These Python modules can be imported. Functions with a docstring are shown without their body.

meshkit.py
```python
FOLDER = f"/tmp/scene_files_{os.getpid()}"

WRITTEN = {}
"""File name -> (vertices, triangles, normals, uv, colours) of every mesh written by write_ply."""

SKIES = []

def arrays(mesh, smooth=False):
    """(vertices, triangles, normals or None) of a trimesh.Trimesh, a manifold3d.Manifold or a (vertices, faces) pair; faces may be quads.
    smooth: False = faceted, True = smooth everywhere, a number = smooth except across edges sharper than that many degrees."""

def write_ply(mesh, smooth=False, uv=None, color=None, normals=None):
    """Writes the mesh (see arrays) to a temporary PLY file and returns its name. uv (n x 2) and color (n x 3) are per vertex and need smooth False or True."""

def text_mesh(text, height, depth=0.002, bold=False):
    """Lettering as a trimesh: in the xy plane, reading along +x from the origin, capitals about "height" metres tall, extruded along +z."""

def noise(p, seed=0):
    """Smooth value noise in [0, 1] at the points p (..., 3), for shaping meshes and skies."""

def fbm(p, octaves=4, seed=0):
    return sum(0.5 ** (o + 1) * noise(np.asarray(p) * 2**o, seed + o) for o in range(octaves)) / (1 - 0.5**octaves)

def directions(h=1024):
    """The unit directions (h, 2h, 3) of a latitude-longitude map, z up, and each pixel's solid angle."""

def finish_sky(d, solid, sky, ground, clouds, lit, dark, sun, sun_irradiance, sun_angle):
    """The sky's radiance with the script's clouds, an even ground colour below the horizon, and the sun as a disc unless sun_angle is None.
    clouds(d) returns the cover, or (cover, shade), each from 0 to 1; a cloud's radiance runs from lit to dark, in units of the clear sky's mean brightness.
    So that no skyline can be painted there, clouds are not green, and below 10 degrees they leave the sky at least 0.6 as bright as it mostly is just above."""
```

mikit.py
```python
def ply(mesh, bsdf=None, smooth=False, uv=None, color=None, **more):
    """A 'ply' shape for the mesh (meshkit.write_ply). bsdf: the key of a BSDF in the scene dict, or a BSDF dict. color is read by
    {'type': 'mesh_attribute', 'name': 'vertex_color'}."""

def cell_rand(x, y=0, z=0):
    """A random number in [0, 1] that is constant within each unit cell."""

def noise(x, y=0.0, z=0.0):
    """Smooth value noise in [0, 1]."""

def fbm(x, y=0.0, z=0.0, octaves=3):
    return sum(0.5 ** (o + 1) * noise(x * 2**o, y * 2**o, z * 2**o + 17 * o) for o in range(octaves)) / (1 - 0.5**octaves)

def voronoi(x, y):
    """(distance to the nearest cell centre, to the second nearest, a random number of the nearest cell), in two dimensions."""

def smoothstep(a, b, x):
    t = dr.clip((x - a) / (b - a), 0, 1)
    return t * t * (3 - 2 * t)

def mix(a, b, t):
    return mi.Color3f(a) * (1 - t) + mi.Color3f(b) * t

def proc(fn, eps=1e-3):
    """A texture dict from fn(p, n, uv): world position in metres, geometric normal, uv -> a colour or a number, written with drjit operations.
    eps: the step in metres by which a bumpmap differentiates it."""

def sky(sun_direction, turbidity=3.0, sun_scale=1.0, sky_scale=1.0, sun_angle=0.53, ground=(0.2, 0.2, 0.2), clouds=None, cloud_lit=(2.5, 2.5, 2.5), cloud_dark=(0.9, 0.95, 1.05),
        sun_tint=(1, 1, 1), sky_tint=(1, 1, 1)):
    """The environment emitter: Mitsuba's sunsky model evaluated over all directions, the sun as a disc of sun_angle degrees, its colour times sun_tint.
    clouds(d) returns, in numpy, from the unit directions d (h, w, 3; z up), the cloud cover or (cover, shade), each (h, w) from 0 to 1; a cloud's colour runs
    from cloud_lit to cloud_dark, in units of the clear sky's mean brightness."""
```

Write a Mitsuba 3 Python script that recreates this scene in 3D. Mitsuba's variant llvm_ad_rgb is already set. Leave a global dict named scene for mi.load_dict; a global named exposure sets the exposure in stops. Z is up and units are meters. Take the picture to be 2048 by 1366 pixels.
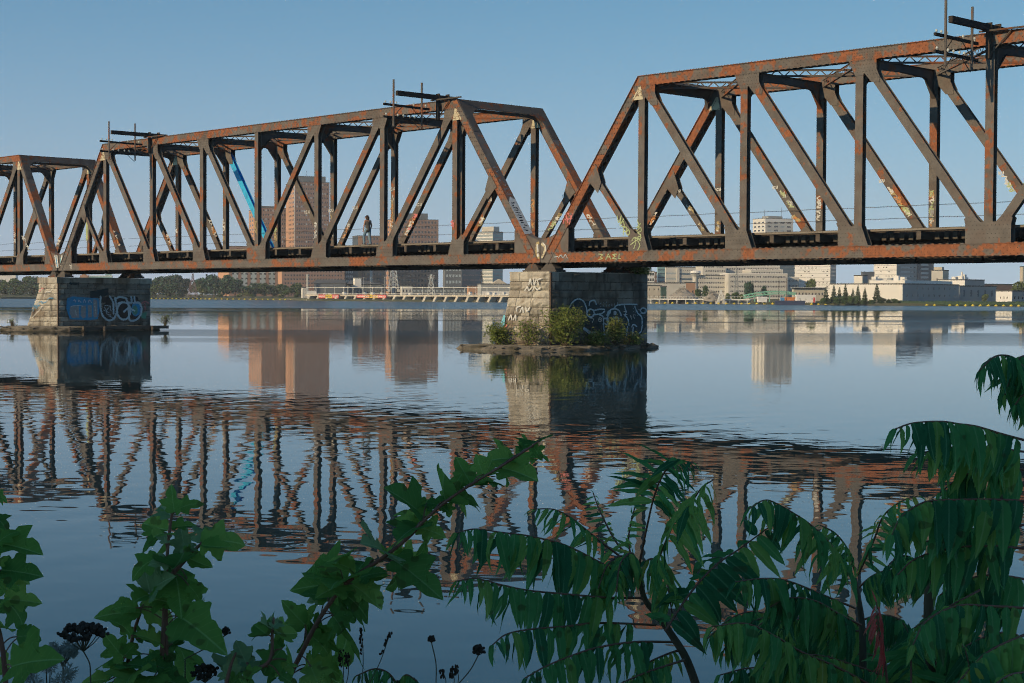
import math, random
import numpy as np, trimesh, mitsuba as mi, mikit, meshkit, manifold3d as m3
import drjit as dr
from mikit import noise, fbm, mix, smoothstep, cell_rand
T = mi.ScalarTransform4f
scene, labels = {}, {}
# ---------------------------------------------------------------- camera, sky, exposure
EYE_H, FOC, PITCH, ROLL = 2.70844, 3295.113, .0274748, .0049438
_f = np.array([0, math.cos(PITCH), -math.sin(PITCH)]); _u0 = np.array([0, math.sin(PITCH), math.cos(PITCH)]); _r0 = np.array([1., 0, 0])
_up = _u0*math.cos(ROLL) - _r0*math.sin(ROLL)
EYE = np.array([0, 0, EYE_H])
scene['camera'] = {'type': 'perspective', 'fov': math.degrees(2*math.atan(1024/FOC)), 'fov_axis': 'x', 'near_clip': .05, 'far_clip': 30000.,
                   'to_world': T().look_at(origin=EYE.tolist(), target=(EYE+_f).tolist(), up=_up.tolist())}
# the sun stands behind and to the left, square on to the long side of the bridge
TH, DTH = .8193961, -.0177673
_az = TH + math.radians(4)
SUN_EL = math.radians(20.5)
SUN = [-math.sin(_az)*math.cos(SUN_EL), -math.cos(_az)*math.cos(SUN_EL), math.sin(SUN_EL)]
def horizon_veil(d):     # thin even haze thinning upwards, the same all round
    e = np.degrees(np.arcsin(np.clip(d[..., 2], 0, 1))); return .42*np.exp(-(e/6.2)**1.3)
scene['sky'] = mikit.sky(SUN, turbidity=2.0, sky_scale=.88, sun_tint=(1.0, .985, .96), sky_tint=(.54, 1.13, 1.38), clouds=horizon_veil, cloud_lit=(4.9, 4.4, 6.0))
exposure = 1.5
# ---------------------------------------------------------------- helpers
def nrm(v):
    v = np.asarray(v, float); return v/np.linalg.norm(v)
class MB:
    """collects pieces of one mesh"""
    def __init__(s): s.v, s.f, s.n = [], [], 0
    def add(s, v, f):
        v = np.asarray(v, float).reshape(-1, 3); f = np.asarray(f, int)
        if f.ndim == 2 and f.shape[1] == 4: f = np.vstack([f[:, [0, 1, 2]], f[:, [0, 2, 3]]])
        s.v.append(v); s.f.append(f + s.n); s.n += len(v); return s
    def tm(s, mesh): return s.add(mesh.vertices, mesh.faces)
    def box(s, x0, x1, y0, y1, z0, z1): return s.hexa([[x0, y0, z0], [x1, y0, z0], [x1, y1, z0], [x0, y1, z0], [x0, y0, z1], [x1, y0, z1], [x1, y1, z1], [x0, y1, z1]])
    def hexa(s, p): return s.add(p, [[0, 3, 2, 1], [4, 5, 6, 7], [0, 1, 5, 4], [1, 2, 6, 5], [2, 3, 7, 6], [3, 0, 4, 7]])
    def bar(s, p, q, w, h, up=(0, 0, 1), shift=(0, 0)):
        """a bar from p to q, h thick along up, w across; shift moves it across and along up"""
        p, q = np.asarray(p, float), np.asarray(q, float); d = nrm(q-p); u = np.asarray(up, float); u = u if np.linalg.norm(np.cross(u, d)) > 1e-4*np.linalg.norm(u) else np.array([1., 0, 0] if abs(d[0]) < .9 else [0, 1., 0]); u = nrm(u - d*(u@d)); a = np.cross(d, u)
        p = p + a*shift[0] + u*shift[1]; q = q + a*shift[0] + u*shift[1]
        return s.hexa([p-a*w/2-u*h/2, p+a*w/2-u*h/2, q+a*w/2-u*h/2, q-a*w/2-u*h/2, p-a*w/2+u*h/2, p+a*w/2+u*h/2, q+a*w/2+u*h/2, q-a*w/2+u*h/2][0:8])
    def prism(s, poly, o, ux, uy, th):
        """polygon (n,2) in the frame o,ux,uy pushed th along ux x uy"""
        o, ux, uy = (np.asarray(a, float) for a in (o, ux, uy)); n = np.cross(ux, uy)
        import shapely
        m = trimesh.creation.extrude_polygon(shapely.Polygon(poly).buffer(0), abs(th), engine='earcut')
        v = m.vertices; z = v[:, 2:3] if th > 0 else v[:, 2:3] - abs(th)
        return s.add(o + v[:, :1]*ux + v[:, 1:2]*uy + z*n, m.faces)
    def tube(s, pts, rad, k=6, cap=True):
        pts = np.asarray(pts, float); rad = np.broadcast_to(np.asarray(rad, float), (len(pts),))
        d = np.gradient(pts, axis=0); d /= np.linalg.norm(d, axis=1, keepdims=True)+1e-12
        ref = np.array([0, 0, 1.]) if abs(d[0, 2]) < .9 else np.array([1., 0, 0]); V = []
        for i in range(len(pts)):
            a = nrm(np.cross(d[i], ref)); b = np.cross(d[i], a); ref = -np.cross(d[i], a) if False else ref
            an = np.arange(k)*2*np.pi/k
            V.append(pts[i] + rad[i]*(np.cos(an)[:, None]*a + np.sin(an)[:, None]*b))
        V = np.vstack(V); F = []
        for i in range(len(pts)-1):
            for j in range(k):
                a0, a1 = i*k+j, i*k+(j+1) % k; F.append([a0, a1, a1+k, a0+k])
        F = np.array(F); F = np.vstack([F[:, [0, 1, 2]], F[:, [0, 2, 3]]])
        if cap:
            n = len(V); V = np.vstack([V, pts[:1], pts[-1:]])
            e = [[n, (j+1) % k, j] for j in range(k)] + [[n+1, (len(pts)-1)*k+j, (len(pts)-1)*k+(j+1) % k] for j in range(k)]
            F = np.vstack([F, e])
        return s.add(V, F)
    def arr(s): return np.vstack(s.v), np.vstack(s.f)
    def xf(s, M):
        s.v = [a@M[:3, :3].T + M[:3, 3] for a in s.v]; return s
def ordinal(n):
    w = 'first second third fourth fifth sixth seventh eighth ninth tenth eleventh twelfth thirteenth fourteenth fifteenth sixteenth seventeenth eighteenth nineteenth twentieth'.split()
    if n <= 20: return w[n-1]
    t = {2: 'twent', 3: 'thirt', 4: 'fort', 5: 'fift', 6: 'sixt', 7: 'sevent', 8: 'eight'}[n//10]; return t+'ieth' if n % 10 == 0 else t+'y-'+w[n % 10-1]
_cnt = {}
def numbered(k):
    n = _cnt.get(k, -1)+1; _cnt[k] = n
    return k if n == 0 else f'{k}_{n:03d}'
def tag(key, label=None, cat=None, group=None, kind=None):
    d = {}
    for a, b in (('label', label), ('category', cat), ('group', group), ('kind', kind)):
        if b: d[a] = b
    labels[key] = d; return key
def thing(name, label, cat, group=None):
    return tag(numbered(name), label, cat, group)
def obj(name, mesh, mat, parent=None, smooth=False, to_world=None, label=None, kind=None):
    """one entry of the scene; mesh: MB, (v, f), trimesh or a ply dict to share"""
    key = numbered(parent + '__' + name if parent else name)
    if isinstance(mesh, MB): mesh = mesh.arr()
    d = dict(mesh) if isinstance(mesh, dict) else mikit.ply(mesh, mat, smooth=smooth)
    if isinstance(mesh, dict): d['bsdf'] = {'type': 'ref', 'id': mat}
    if to_world is not None: d['to_world'] = T(np.asarray(to_world, float)) if not isinstance(to_world, mi.ScalarTransform4f) else to_world
    scene[key] = d
    if label or kind: tag(key, label, kind=kind)
    return key
def struct(name, mesh, mat, smooth=False):
    k = obj(name, mesh, mat, smooth=smooth); labels[k] = {'kind': 'structure'}; return k
def ray(u, v):
    a, b = u-1024, v-683; cr, sr, c, s = math.cos(ROLL), math.sin(ROLL), math.cos(PITCH), math.sin(PITCH)
    x, z = (a*cr+b*sr)/FOC, -(-a*sr+b*cr)/FOC
    return np.array([x, c+z*s, z*c-s])
def at(u, v, Y):
    """the place that a surveyed sight line (u, v of the 2048 wide photograph) reaches Y metres out"""
    d = ray(u, v); return EYE + d*Y/d[1]
def onz(u, v, z=0.):
    d = ray(u, v); return EYE + d*(z-EYE_H)/d[2]
# ---------------------------------------------------------------- materials
def rgb(*c): return {'type': 'rgb', 'value': list(c)}
def mat(key, color, rough=.7, spec=.3, two=True, **kw):
    b = {'type': 'principled', 'base_color': color if isinstance(color, dict) else rgb(*color), 'roughness': rough if isinstance(rough, dict) else float(rough), 'specular': spec, **kw}
    scene[key] = {'type': 'twosided', 'bsdf': b} if two else b
    return key
def steel(key, rusty, tone=1.0):
    def fn(p, n, uv):
        a = fbm(p.x*.9, p.y*.9, p.z*1.1, 4)
        b = fbm(p.x*6, p.y*6, p.z*5, 4)
        streak = fbm(p.x*5, p.y*5, p.z*.7, 2)
        m = smoothstep(.635-rusty, .715-rusty, a*.60+b*.30+streak*.18)
        grey = mix((.108, .099, .094), (.180, .166, .156), fbm(p.x*2.3, p.y*2.3, p.z*2.3, 2))
        rust = mix((.155, .066, .040), (.37, .135, .062), fbm(p.x*9+3, p.y*9, p.z*7, 3))
        brown = mi.Color3f(.12, .068, .050)
        c = grey*(1-m) + rust*m
        t = smoothstep(.45, .7, fbm(p.x*1.7+9, p.y*1.7, p.z*1.7, 2))*.25
        return (c*(1-t) + (brown*(1-m)+rust*m)*t)*tone
    return mat(key, mikit.proc(fn), .78, .25)
steel('steel_chord', .125)
steel('steel_member', .06, .95)
steel('steel_plate', .01, .97)
steel('steel_brown', .06, .62)
mat('cream_paint', mikit.proc(lambda p, n, uv: mix((.55, .50, .36), (.22, .15, .10), smoothstep(.55, .75, fbm(p.x*7, p.y*7, p.z*7, 3)))), .6)
mat('blue_paint', mikit.proc(lambda p, n, uv: mix((.045, .45, .80), (.05, .33, .62), smoothstep(.5, .8, fbm(p.x*4, p.y*4, p.z*2, 3)))), .5)
def wood(key, lo, hi):
    mat(key, mikit.proc(lambda p, n, uv: mix(lo, hi, fbm(p.x*2.1, p.y*2.1, p.z*11, 4))), .9, .15)
wood('tie_wood', (.06, .05, .045), (.15, .13, .115))
wood('plank_wood', (.14, .12, .10), (.30, .27, .235))
wood('creosote', (.025, .022, .022), (.06, .052, .05))
mat('glass_insulator', (.55, .6, .58), .15, .6)
mat('dark_steel', mikit.proc(lambda p, n, uv: mix((.035, .03, .028), (.08, .06, .048), fbm(p.x*3, p.y*3, p.z*3, 3))), .8, .2)
mat('cable', (.10, .09, .085), .6)
# ---------------------------------------------------------------- water and shores
def wave_terms(seed, n, lo, hi, slope):
    r = random.Random(seed); out = []
    for i in range(n):
        lam = lo*(hi/lo)**((i+r.random())/n); a = r.uniform(0, 2*math.pi) if i % 3 else r.gauss(math.pi/2, .5); k = 2*math.pi/lam
        out.append((k*math.cos(a), k*math.sin(a), r.uniform(0, 6.28), slope/k*math.sqrt(2/n)))
    return out
W_NEAR = wave_terms(3, 26, .24, 2.2, .0095)
def water_height(p, n, uv):
    x, y = p.x, p.y
    h = mi.Float(0)
    for kx, ky, ph, a in W_NEAR: h += a*dr.sin(kx*x + ky*y + ph)
    gust = .30 + .95*smoothstep(.38, .62, fbm(x*.035+5, y*.05, 0., 2))
    calm = (1 - .52*smoothstep(19., 33., y))*(1 - .40*smoothstep(50., 80., y))
    return h*gust*calm
def breeze(p, n, uv):
    edge = 330. + 60*(fbm(p.x*.01, p.y*.003, 0., 2)-.5) + .25*dr.maximum(p.x, 0.)
    streak = smoothstep(.60, .70, fbm(p.x*.012, p.y*.05+3, 0., 3))*smoothstep(90., 160., p.y)*.45
    return dr.clip(smoothstep(edge-12, edge+25, p.y)*.85 + streak, 0, .92)
scene['water_smooth'] = {'type': 'bumpmap', 'arbitrary': mikit.proc(water_height, eps=.01), 'scale': 1.0,
                         'bsdf': {'type': 'plastic', 'int_ior': 1.333, 'diffuse_reflectance': rgb(.020, .046, .058), 'nonlinear': False}}
scene['water_breeze'] = {'type': 'roughplastic', 'int_ior': 1.333, 'alpha': .055, 'distribution': 'ggx', 'diffuse_reflectance': rgb(.020, .046, .058)}
scene['water_mat'] = {'type': 'blendbsdf', 'weight': mikit.proc(breeze), 'a': {'type': 'ref', 'id': 'water_smooth'}, 'b': {'type': 'ref', 'id': 'water_breeze'}}
xs = np.concatenate([np.linspace(-3000, -100, 12), np.linspace(-60, 60, 9), np.linspace(100, 3000, 12)])
ys = np.array([3.5, 8, 15, 25, 40, 70, 110, 180, 300, 500, 800, 1200, 2500])
gx, gy = np.meshgrid(xs, ys)
nx = len(xs)
qi = np.array([[j*nx+i, j*nx+i+1, (j+1)*nx+i+1, (j+1)*nx+i] for j in range(len(ys)-1) for i in range(nx-1)])
struct('water', (np.stack([gx.ravel(), gy.ravel(), gx.ravel()*0], 1), qi), 'water_mat')
mat('soil', mikit.proc(lambda p, n, uv: mix((.05, .045, .03), (.06, .085, .03), fbm(p.x*1.5, p.y*1.5, 0., 3))), .95, .1)
def bank():
    xs = np.linspace(-60, 60, 61); ys = np.concatenate([[-80, -50, -30, -18], np.linspace(-12, 7, 20)])
    X, Y = np.meshgrid(xs, ys); edge = 5.2 + .6*np.sin(X*.35) + .35*np.sin(X*1.1+1)
    Z = np.interp(Y-edge, [-100, -12, -5.2, -2.5, 0, 1.5], [4.0, 2.2, 1.15, .75, .0, -.6]) + .12*(meshkit.fbm(np.stack([X, Y, X*0], -1)*.7)-.5)
    n = len(xs); q = np.array([[j*n+i, j*n+i+1, (j+1)*n+i+1, (j+1)*n+i] for j in range(len(ys)-1) for i in range(n-1)])
    struct('river_bank', (np.stack([X, Y, Z], -1).reshape(-1, 3), q), 'soil', smooth=True)
bank()
# far shore: one sheet behind the water line
SHORE = [onz(u, v)[:2] for u, v in ((-900, 591.5), (-300, 595.5), (0, 597.6), (200, 597.9), (400, 598.3), (560, 599.5), (620, 601.5), (1000, 604.5), (1300, 607), (1480, 607.6), (1700, 610.8), (2048, 613), (2500, 616), (3200, 620))]
mat('shore_ground', mikit.proc(lambda p, n, uv: mix((.035, .05, .028), (.11, .11, .08), fbm(p.x*.03, p.y*.03, 0., 3))), .95, .1)
def far_shore():
    n = len(SHORE); v = [(x, y, -.3) for x, y in SHORE] + [(x, y+1.5, .9) for x, y in SHORE] + [(x*1.3, y+350, 2.2) for x, y in SHORE] + [(x*3 if abs(x*3) < 3300 else math.copysign(3300, x), 2600, 3) for x, y in SHORE]
    f = [[j*n+i, j*n+i+1, (j+1)*n+i+1, (j+1)*n+i] for j in range(3) for i in range(n-1)]
    struct('far_shore', (np.array(v), np.array(f)), 'shore_ground')
far_shore()
# ---------------------------------------------------------------- the bridge: three steel spans
BX, BY = 1.31711, 84.49750
TW, ZT, ZC, ZB = 5.868426, 13.337313, 4.926646, 4.435413     # truss spacing, top of top chord, top and bottom of bottom chord
CHT, CHW = .49, .50
def frame(c):
    a = TH + (DTH if c else 0); M = np.eye(4)
    M[:3, 0] = [math.cos(a), -math.sin(a), 0]; M[:3, 1] = [math.sin(a), math.cos(a), 0]; M[:3, 3] = [BX, BY, 0]; return M
def plane_o(u, v, o, c=False):
    """t and z of the sight line where it meets the upright plane o metres behind the near truss"""
    M = frame(c); d = ray(u, v); n = M[:3, 1]; k = (o - n@(EYE-M[:3, 3]))/(n@d); q = EYE + d*k - M[:3, 3]
    return float(M[:3, 0]@q), float(q[2])
def ibeam(mb, p, q, fw, dep, o0):
    """rolled section in the t-z plane: flanges face the river, web between; fw flange width, dep depth along o"""
    for o in (o0+.011, o0+dep-.011): mb.bar((p[0], o, p[1]), (q[0], o, q[1]), fw, .022, up=(0, 1, 0))
    mb.bar((p[0], o0+dep/2, p[1]), (q[0], o0+dep/2, q[1]), .02, dep-.044, up=(0, 1, 0))
def rivets(mb, P, n, r=.026, h=.018):
    """P (k,3) points on a face with normal n"""
    P = np.asarray(P, float).reshape(-1, 3)
    if not len(P): return
    n = nrm(n); a = nrm(np.cross(n, (0, 0, 1) if abs(n[2]) < .9 else (1, 0, 0))); b = np.cross(n, a)
    ring = np.array([a+b, b-a, -a-b, a-b])*r*.75
    V = np.concatenate([P[:, None]+ring[None], P[:, None]+ring[None]*.55+n*h], 1)
    f = np.array([[0, 1, 5, 4], [1, 2, 6, 5], [2, 3, 7, 6], [3, 0, 4, 7], [4, 5, 6, 7]]); f = np.vstack([f[:, [0, 1, 2]], f[:, [0, 2, 3]]])
    mb.add(V.reshape(-1, 3), (f[None] + (np.arange(len(P))*8)[:, None, None]).reshape(-1, 3))
def grid_in(poly, step, inset=.05):
    import shapely
    g = shapely.Polygon(poly).buffer(-inset)
    if g.is_empty: return np.zeros((0, 2))
    x0, y0, x1, y1 = g.bounds
    X, Y = np.meshgrid(np.arange(x0, x1, step), np.arange(y0, y1, step)); X = X + (np.arange(len(X)) % 2)[:, None]*step/2
    p = np.stack([X.ravel(), Y.ravel()], 1); return p[shapely.contains_xy(g, p[:, 0], p[:, 1])]
def zigzag(mb, p, q, half, side, n, w=.05, th=.012, up=(0, 1, 0)):
    """lacing bars between two parallel edges"""
    p, q, side = (np.asarray(x, float) for x in (p, q, side)); s = 1
    for i in range(n):
        a = p + (q-p)*i/n + side*half*s; b = p + (q-p)*(i+1)/n - side*half*s; mb.bar(a, b, w, th, up=up); s = -s
def span(label, c, L, S, detail, blue=None):
    key = thing('truss_span', label, 'bridge span', 'steel truss spans of the railway bridge')
    M = frame(c); R = random.Random(int(abs(L[0])*7)+3)
    def put(name, mb, m, parent=None, **k):
        return obj(name, mb.xf(M), m, parent or key, **k)
    slope = (L[2]-L[1])/(ZT-ZC); pd = lambda fw: fw/2*math.hypot(1, slope)     # half a diagonal's width measured along t
    for side, o0 in enumerate((0., TW)):
        riv = MB()
        near = side == 0
        # bottom chord
        mb = MB(); t0, t1 = L[0]-.42, L[8]+.42
        for o in (o0, o0+CHW-.03): mb.box(t0, t1, o, o+.03, ZB+.02, ZC-.02)
        for z in (ZB, ZC-.02):
            for o in (o0-.035, o0+CHW-.115): mb.box(t0+.02, t1-.02, o, o+.15, z, z+.02)
        bc = put('bottom_chord', mb, 'steel_chord')
        mb = MB(); t = t0+.3
        while t < t1-.2:
            mb.box(t, t+.14, o0-.03, o0+CHW+.03, ZC+.001, ZC+.035); mb.box(t+.05, t+.15, o0-.03, o0+CHW+.03, ZB-.03, ZB-.001); t += .34
        put('batten', mb, 'steel_member', bc, kind='stuff')
        # top chord between the two upper corners
        mb = MB(); t0, t1 = L[1]-.2, L[7]+.2
        for o in (o0, o0+CHW-.03): mb.box(t0+.02, t1-.02, o, o+.03, ZT-CHT+.02, ZT-.03)
        mb.box(t0, t1, o0-.06, o0+CHW+.06, ZT-.03, ZT)
        for o in (o0-.03, o0+CHW-.10): mb.box(t0+.35, t1-.35, o, o+.13, ZT-CHT, ZT-CHT+.02)
        tc = put('top_chord', mb, 'steel_chord')
        mb = MB(); zigzag(mb, (t0+.5, o0+CHW/2, ZT-CHT-.012), (t1-.5, o0+CHW/2, ZT-CHT-.012), .2, (0, 1, 0), int((t1-t0)/.34), up=(0, 0, 1))
        t = t0+.5
        while t < t1-.4: mb.box(t, t+.11, o0-.04, o0+.12, ZT-CHT-.03, ZT-CHT-.001); t += .34
        put('lacing', mb, 'steel_member', tc, kind='stuff')
        # joints of the chord plates
        for t in (L[3]+.4, L[5]-.5):
            for zz in (ZB+.015, ZT-CHT+.02): put('splice_plate', MB().box(t-.7, t+.7, o0-.012, o0-.001, zz+.02, zz+.43), 'steel_chord')
        # end posts, mirrored at the two ends
        for e, (tL, tU, sg) in enumerate(((L[0]-.05, L[1]-.2, 1), (L[8]+.05, L[7]+.2, -1))):
            p, q = np.array([tL, ZC-.32*1.0]), np.array([tU, ZT]); p[0] = tL - (q[0]-tL)/(ZT-ZC)*.32
            d = (q-p)/np.linalg.norm(q-p); nn = np.array([d[1], -d[0]])*sg                # nn points to the inner side
            mb = MB(); dep = .45
            top_in = np.array([tU+sg*.33, ZT-.02])
            poly = [p+nn*.03, q+nn*.03+np.array([sg*.01, -.035]), (tU+sg*.4, ZT-.035), (tU+sg*.4, ZT-CHT+.0), q+nn*dep+d*(-.12), p+nn*dep]
            for o in (o0-.004, o0+CHW-.03): mb.prism(np.array(poly), (0, o+.03, 0), (1, 0, 0), (0, 0, 1), .03)
            a, b = p+nn*.012, q+nn*.012; mb.bar((a[0], o0+CHW/2, a[1]), (b[0], o0+CHW/2, b[1]), CHW+.12, .024, up=(nn[0], 0, nn[1]))
            for o in (o0-.02, o0+CHW-.08):
                a, b = p+nn*dep, q+nn*dep-d*.5; mb.bar((a[0], o+.05, a[1]), (b[0], o+.05, b[1]), .12, .02, up=(nn[0], 0, nn[1]))
            ep = put('end_post', mb, 'steel_chord')
            mb = MB(); a, b = p+nn*(dep+.015)+d*.9, q+nn*(dep+.015)-d*1.2
            zigzag(mb, (a[0], o0+CHW/2, a[1]), (b[0], o0+CHW/2, b[1]), .2, (0, 1, 0), 20, up=(nn[0], 0, nn[1]))
            zigzag(mb, (a[0], o0+CHW/2, a[1]), (b[0], o0+CHW/2, b[1]), .2, (0, -1, 0), 20, up=(nn[0], 0, nn[1]), th=.03)
            put('lacing', mb, 'steel_member', ep, kind='stuff')
            if detail and near:
                u = np.arange(.4, np.linalg.norm(q-p)-.3, .30)
                for k, off in enumerate((.1, .22, .36)): pts = p + d*(u[:, None]+.1*k) + nn*off; rivets(riv, np.c_[pts[:, 0], np.full(len(u), o0-.034), pts[:, 1]], (0, -1, 0))
                for oo in (o0-.02, o0+CHW+.02): pts = p + d*u[:, None]; rivets(riv, np.c_[pts[:, 0], np.full(len(u), oo), pts[:, 1]], (-nn[0], 0, -nn[1]))
            # half-height strut down to the first lower joint
            m_ = (p+q)/2 + nn*.3; f_ = np.array([L[1 if sg > 0 else 7], ZC])
            mb = MB(); ibeam(mb, m_, f_, .30, .24, o0+.02); put('sub_strut', mb, 'steel_member')
            mb = MB(); w_ = d*.5
            for o in (o0-.03, o0+.30): mb.prism(np.array([m_-w_-nn*.02, m_+w_-nn*.02, m_+w_*.3+nn*.55+np.array([sg*.08, -.25]), m_+nn*.62+np.array([-sg*.10, -.62]), m_-w_*.9+nn*.12]), (0, o, 0), (1, 0, 0), (0, 0, 1), .018)
            put('gusset_plate', mb, 'steel_plate')
            # plate over the bearing
            g = L[0]-.44 if sg > 0 else L[8]+.44
            poly = [(g, ZB+.03), (g, ZC+.64), (g+sg*.3, ZC+.70), (g+sg*.8, ZC+.84), (g+sg*1.25, ZC+1.02), (g+sg*1.62, ZC+1.3), (g+sg*1.95, ZC+1.2), (g+sg*1.95, ZB+.03)]
            mb = MB()
            for o in (o0+.012, o0+CHW-.06): mb.prism(np.array(poly), (0, o+.02, 0), (1, 0, 0), (0, 0, 1), .02)
            put('gusset_plate', mb, 'steel_plate')
            ed = np.array([(g, ZC+.655), (g+sg*.3, ZC+.715), (g+sg*.8, ZC+.855), (g+sg*1.25, ZC+1.035), (g+sg*1.62, ZC+1.32)]); mb = MB()
            for a, b in zip(ed[:-1], ed[1:]): mb.bar((a[0], o0+CHW/2, a[1]), (b[0], o0+CHW/2, b[1]), CHW-.04, .02)
            mb.box(min(g, g+sg*.02), max(g, g+sg*.02), o0+.04, o0+CHW-.06, ZB+.05, ZC+.64)
            put('edge_plate', mb, 'steel_member')
            # shoe on the pier
            mb = MB(); s0 = (L[0]+.15) if sg > 0 else (L[8]-.15)
            mb.box(s0-.62, s0+.62, o0-.1, o0+CHW+.1, 3.955, 4.06); mb.box(s0-.5, s0+.5, o0-.05, o0+CHW+.05, 4.062, 4.15)
            mb.hexa([[s0-.45, o0, 4.152], [s0+.45, o0, 4.152], [s0+.45, o0+CHW, 4.152], [s0-.45, o0+CHW, 4.152], [s0-.18, o0+.02, 4.40], [s0+.18, o0+.02, 4.40], [s0+.18, o0+CHW-.02, 4.40], [s0-.18, o0+CHW-.02, 4.40]])
            mb.box(s0-.7, s0+.7, o0-.06, o0+CHW+.06, 4.402, ZB-.032)
            put('bearing_shoe', mb, 'steel_brown')
        # posts
        for k in range(1, 8):
            mb = MB(); ibeam(mb, (L[k], ZC+.002), (L[k], ZT-CHT+.01), .39, .27, o0+.015); put('vertical_post', mb, 'steel_member')
        # diagonals
        for a, b in ((1, 2), (2, 3), (3, 4), (5, 4), (6, 5), (7, 6)):
            fw = .44 if (a, b) != (3, 4) and (a, b) != (5, 4) else .38
            bl = blue and not near and (a, b) == blue
            mb = MB(); ibeam(mb, (L[a], ZT-.25), (L[b], ZC-.1+.12), fw, .25, o0+.025)
            put('diagonal', mb, 'blue_paint' if bl else 'steel_member', label='bright blue painted diagonal' if bl else None)
        # gussets
        for k in range(1, 8):
            z0 = ZT-CHT; sl = slope
            if k != 4:
                sg = 1 if k < 4 else -1
                ax = lambda h: (h+.24)*sl
                P = [(-.55, .03), (.86, .03), (.86, -.42), (ax(.78)+pd(.45), -.78), (ax(.98)+pd(.2), -1.0), (ax(.98)-pd(.45), -.98), (ax(.45)-pd(.44)+.02, -.56), (.2, -.66), (-.2, -.66)]
                P = np.array([(L[k]+sg*x, z0+y) for x, y in P]); mb = MB()
                for o in (o0-.008, o0+.315): mb.prism(P, (0, o+.018, 0), (1, 0, 0), (0, 0, 1), .018)
                put('gusset_plate', mb, 'steel_plate')
                if detail and near: g = grid_in(P, .15); rivets(riv, np.c_[g[:, 0], np.full(len(g), o0-.008), g[:, 1]], (0, -1, 0), .025)
                if k in (1, 7):
                    Q = np.array([(L[k]+sg*x, z0+y) for x, y in ((-.60, -.66), (-.17, -.05), (-.03, -.02), (.12, -.66))])
                    put('gusset_plate', MB().prism(Q, (0, o0-.012, 0), (1, 0, 0), (0, 0, 1), .012), 'cream_paint', label='cream painted joint plate')
                    if detail and near: g = grid_in(Q, .15, .04); rivets(riv, np.c_[g[:, 0], np.full(len(g), o0-.024), g[:, 1]], (0, -1, 0), .024)
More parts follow.
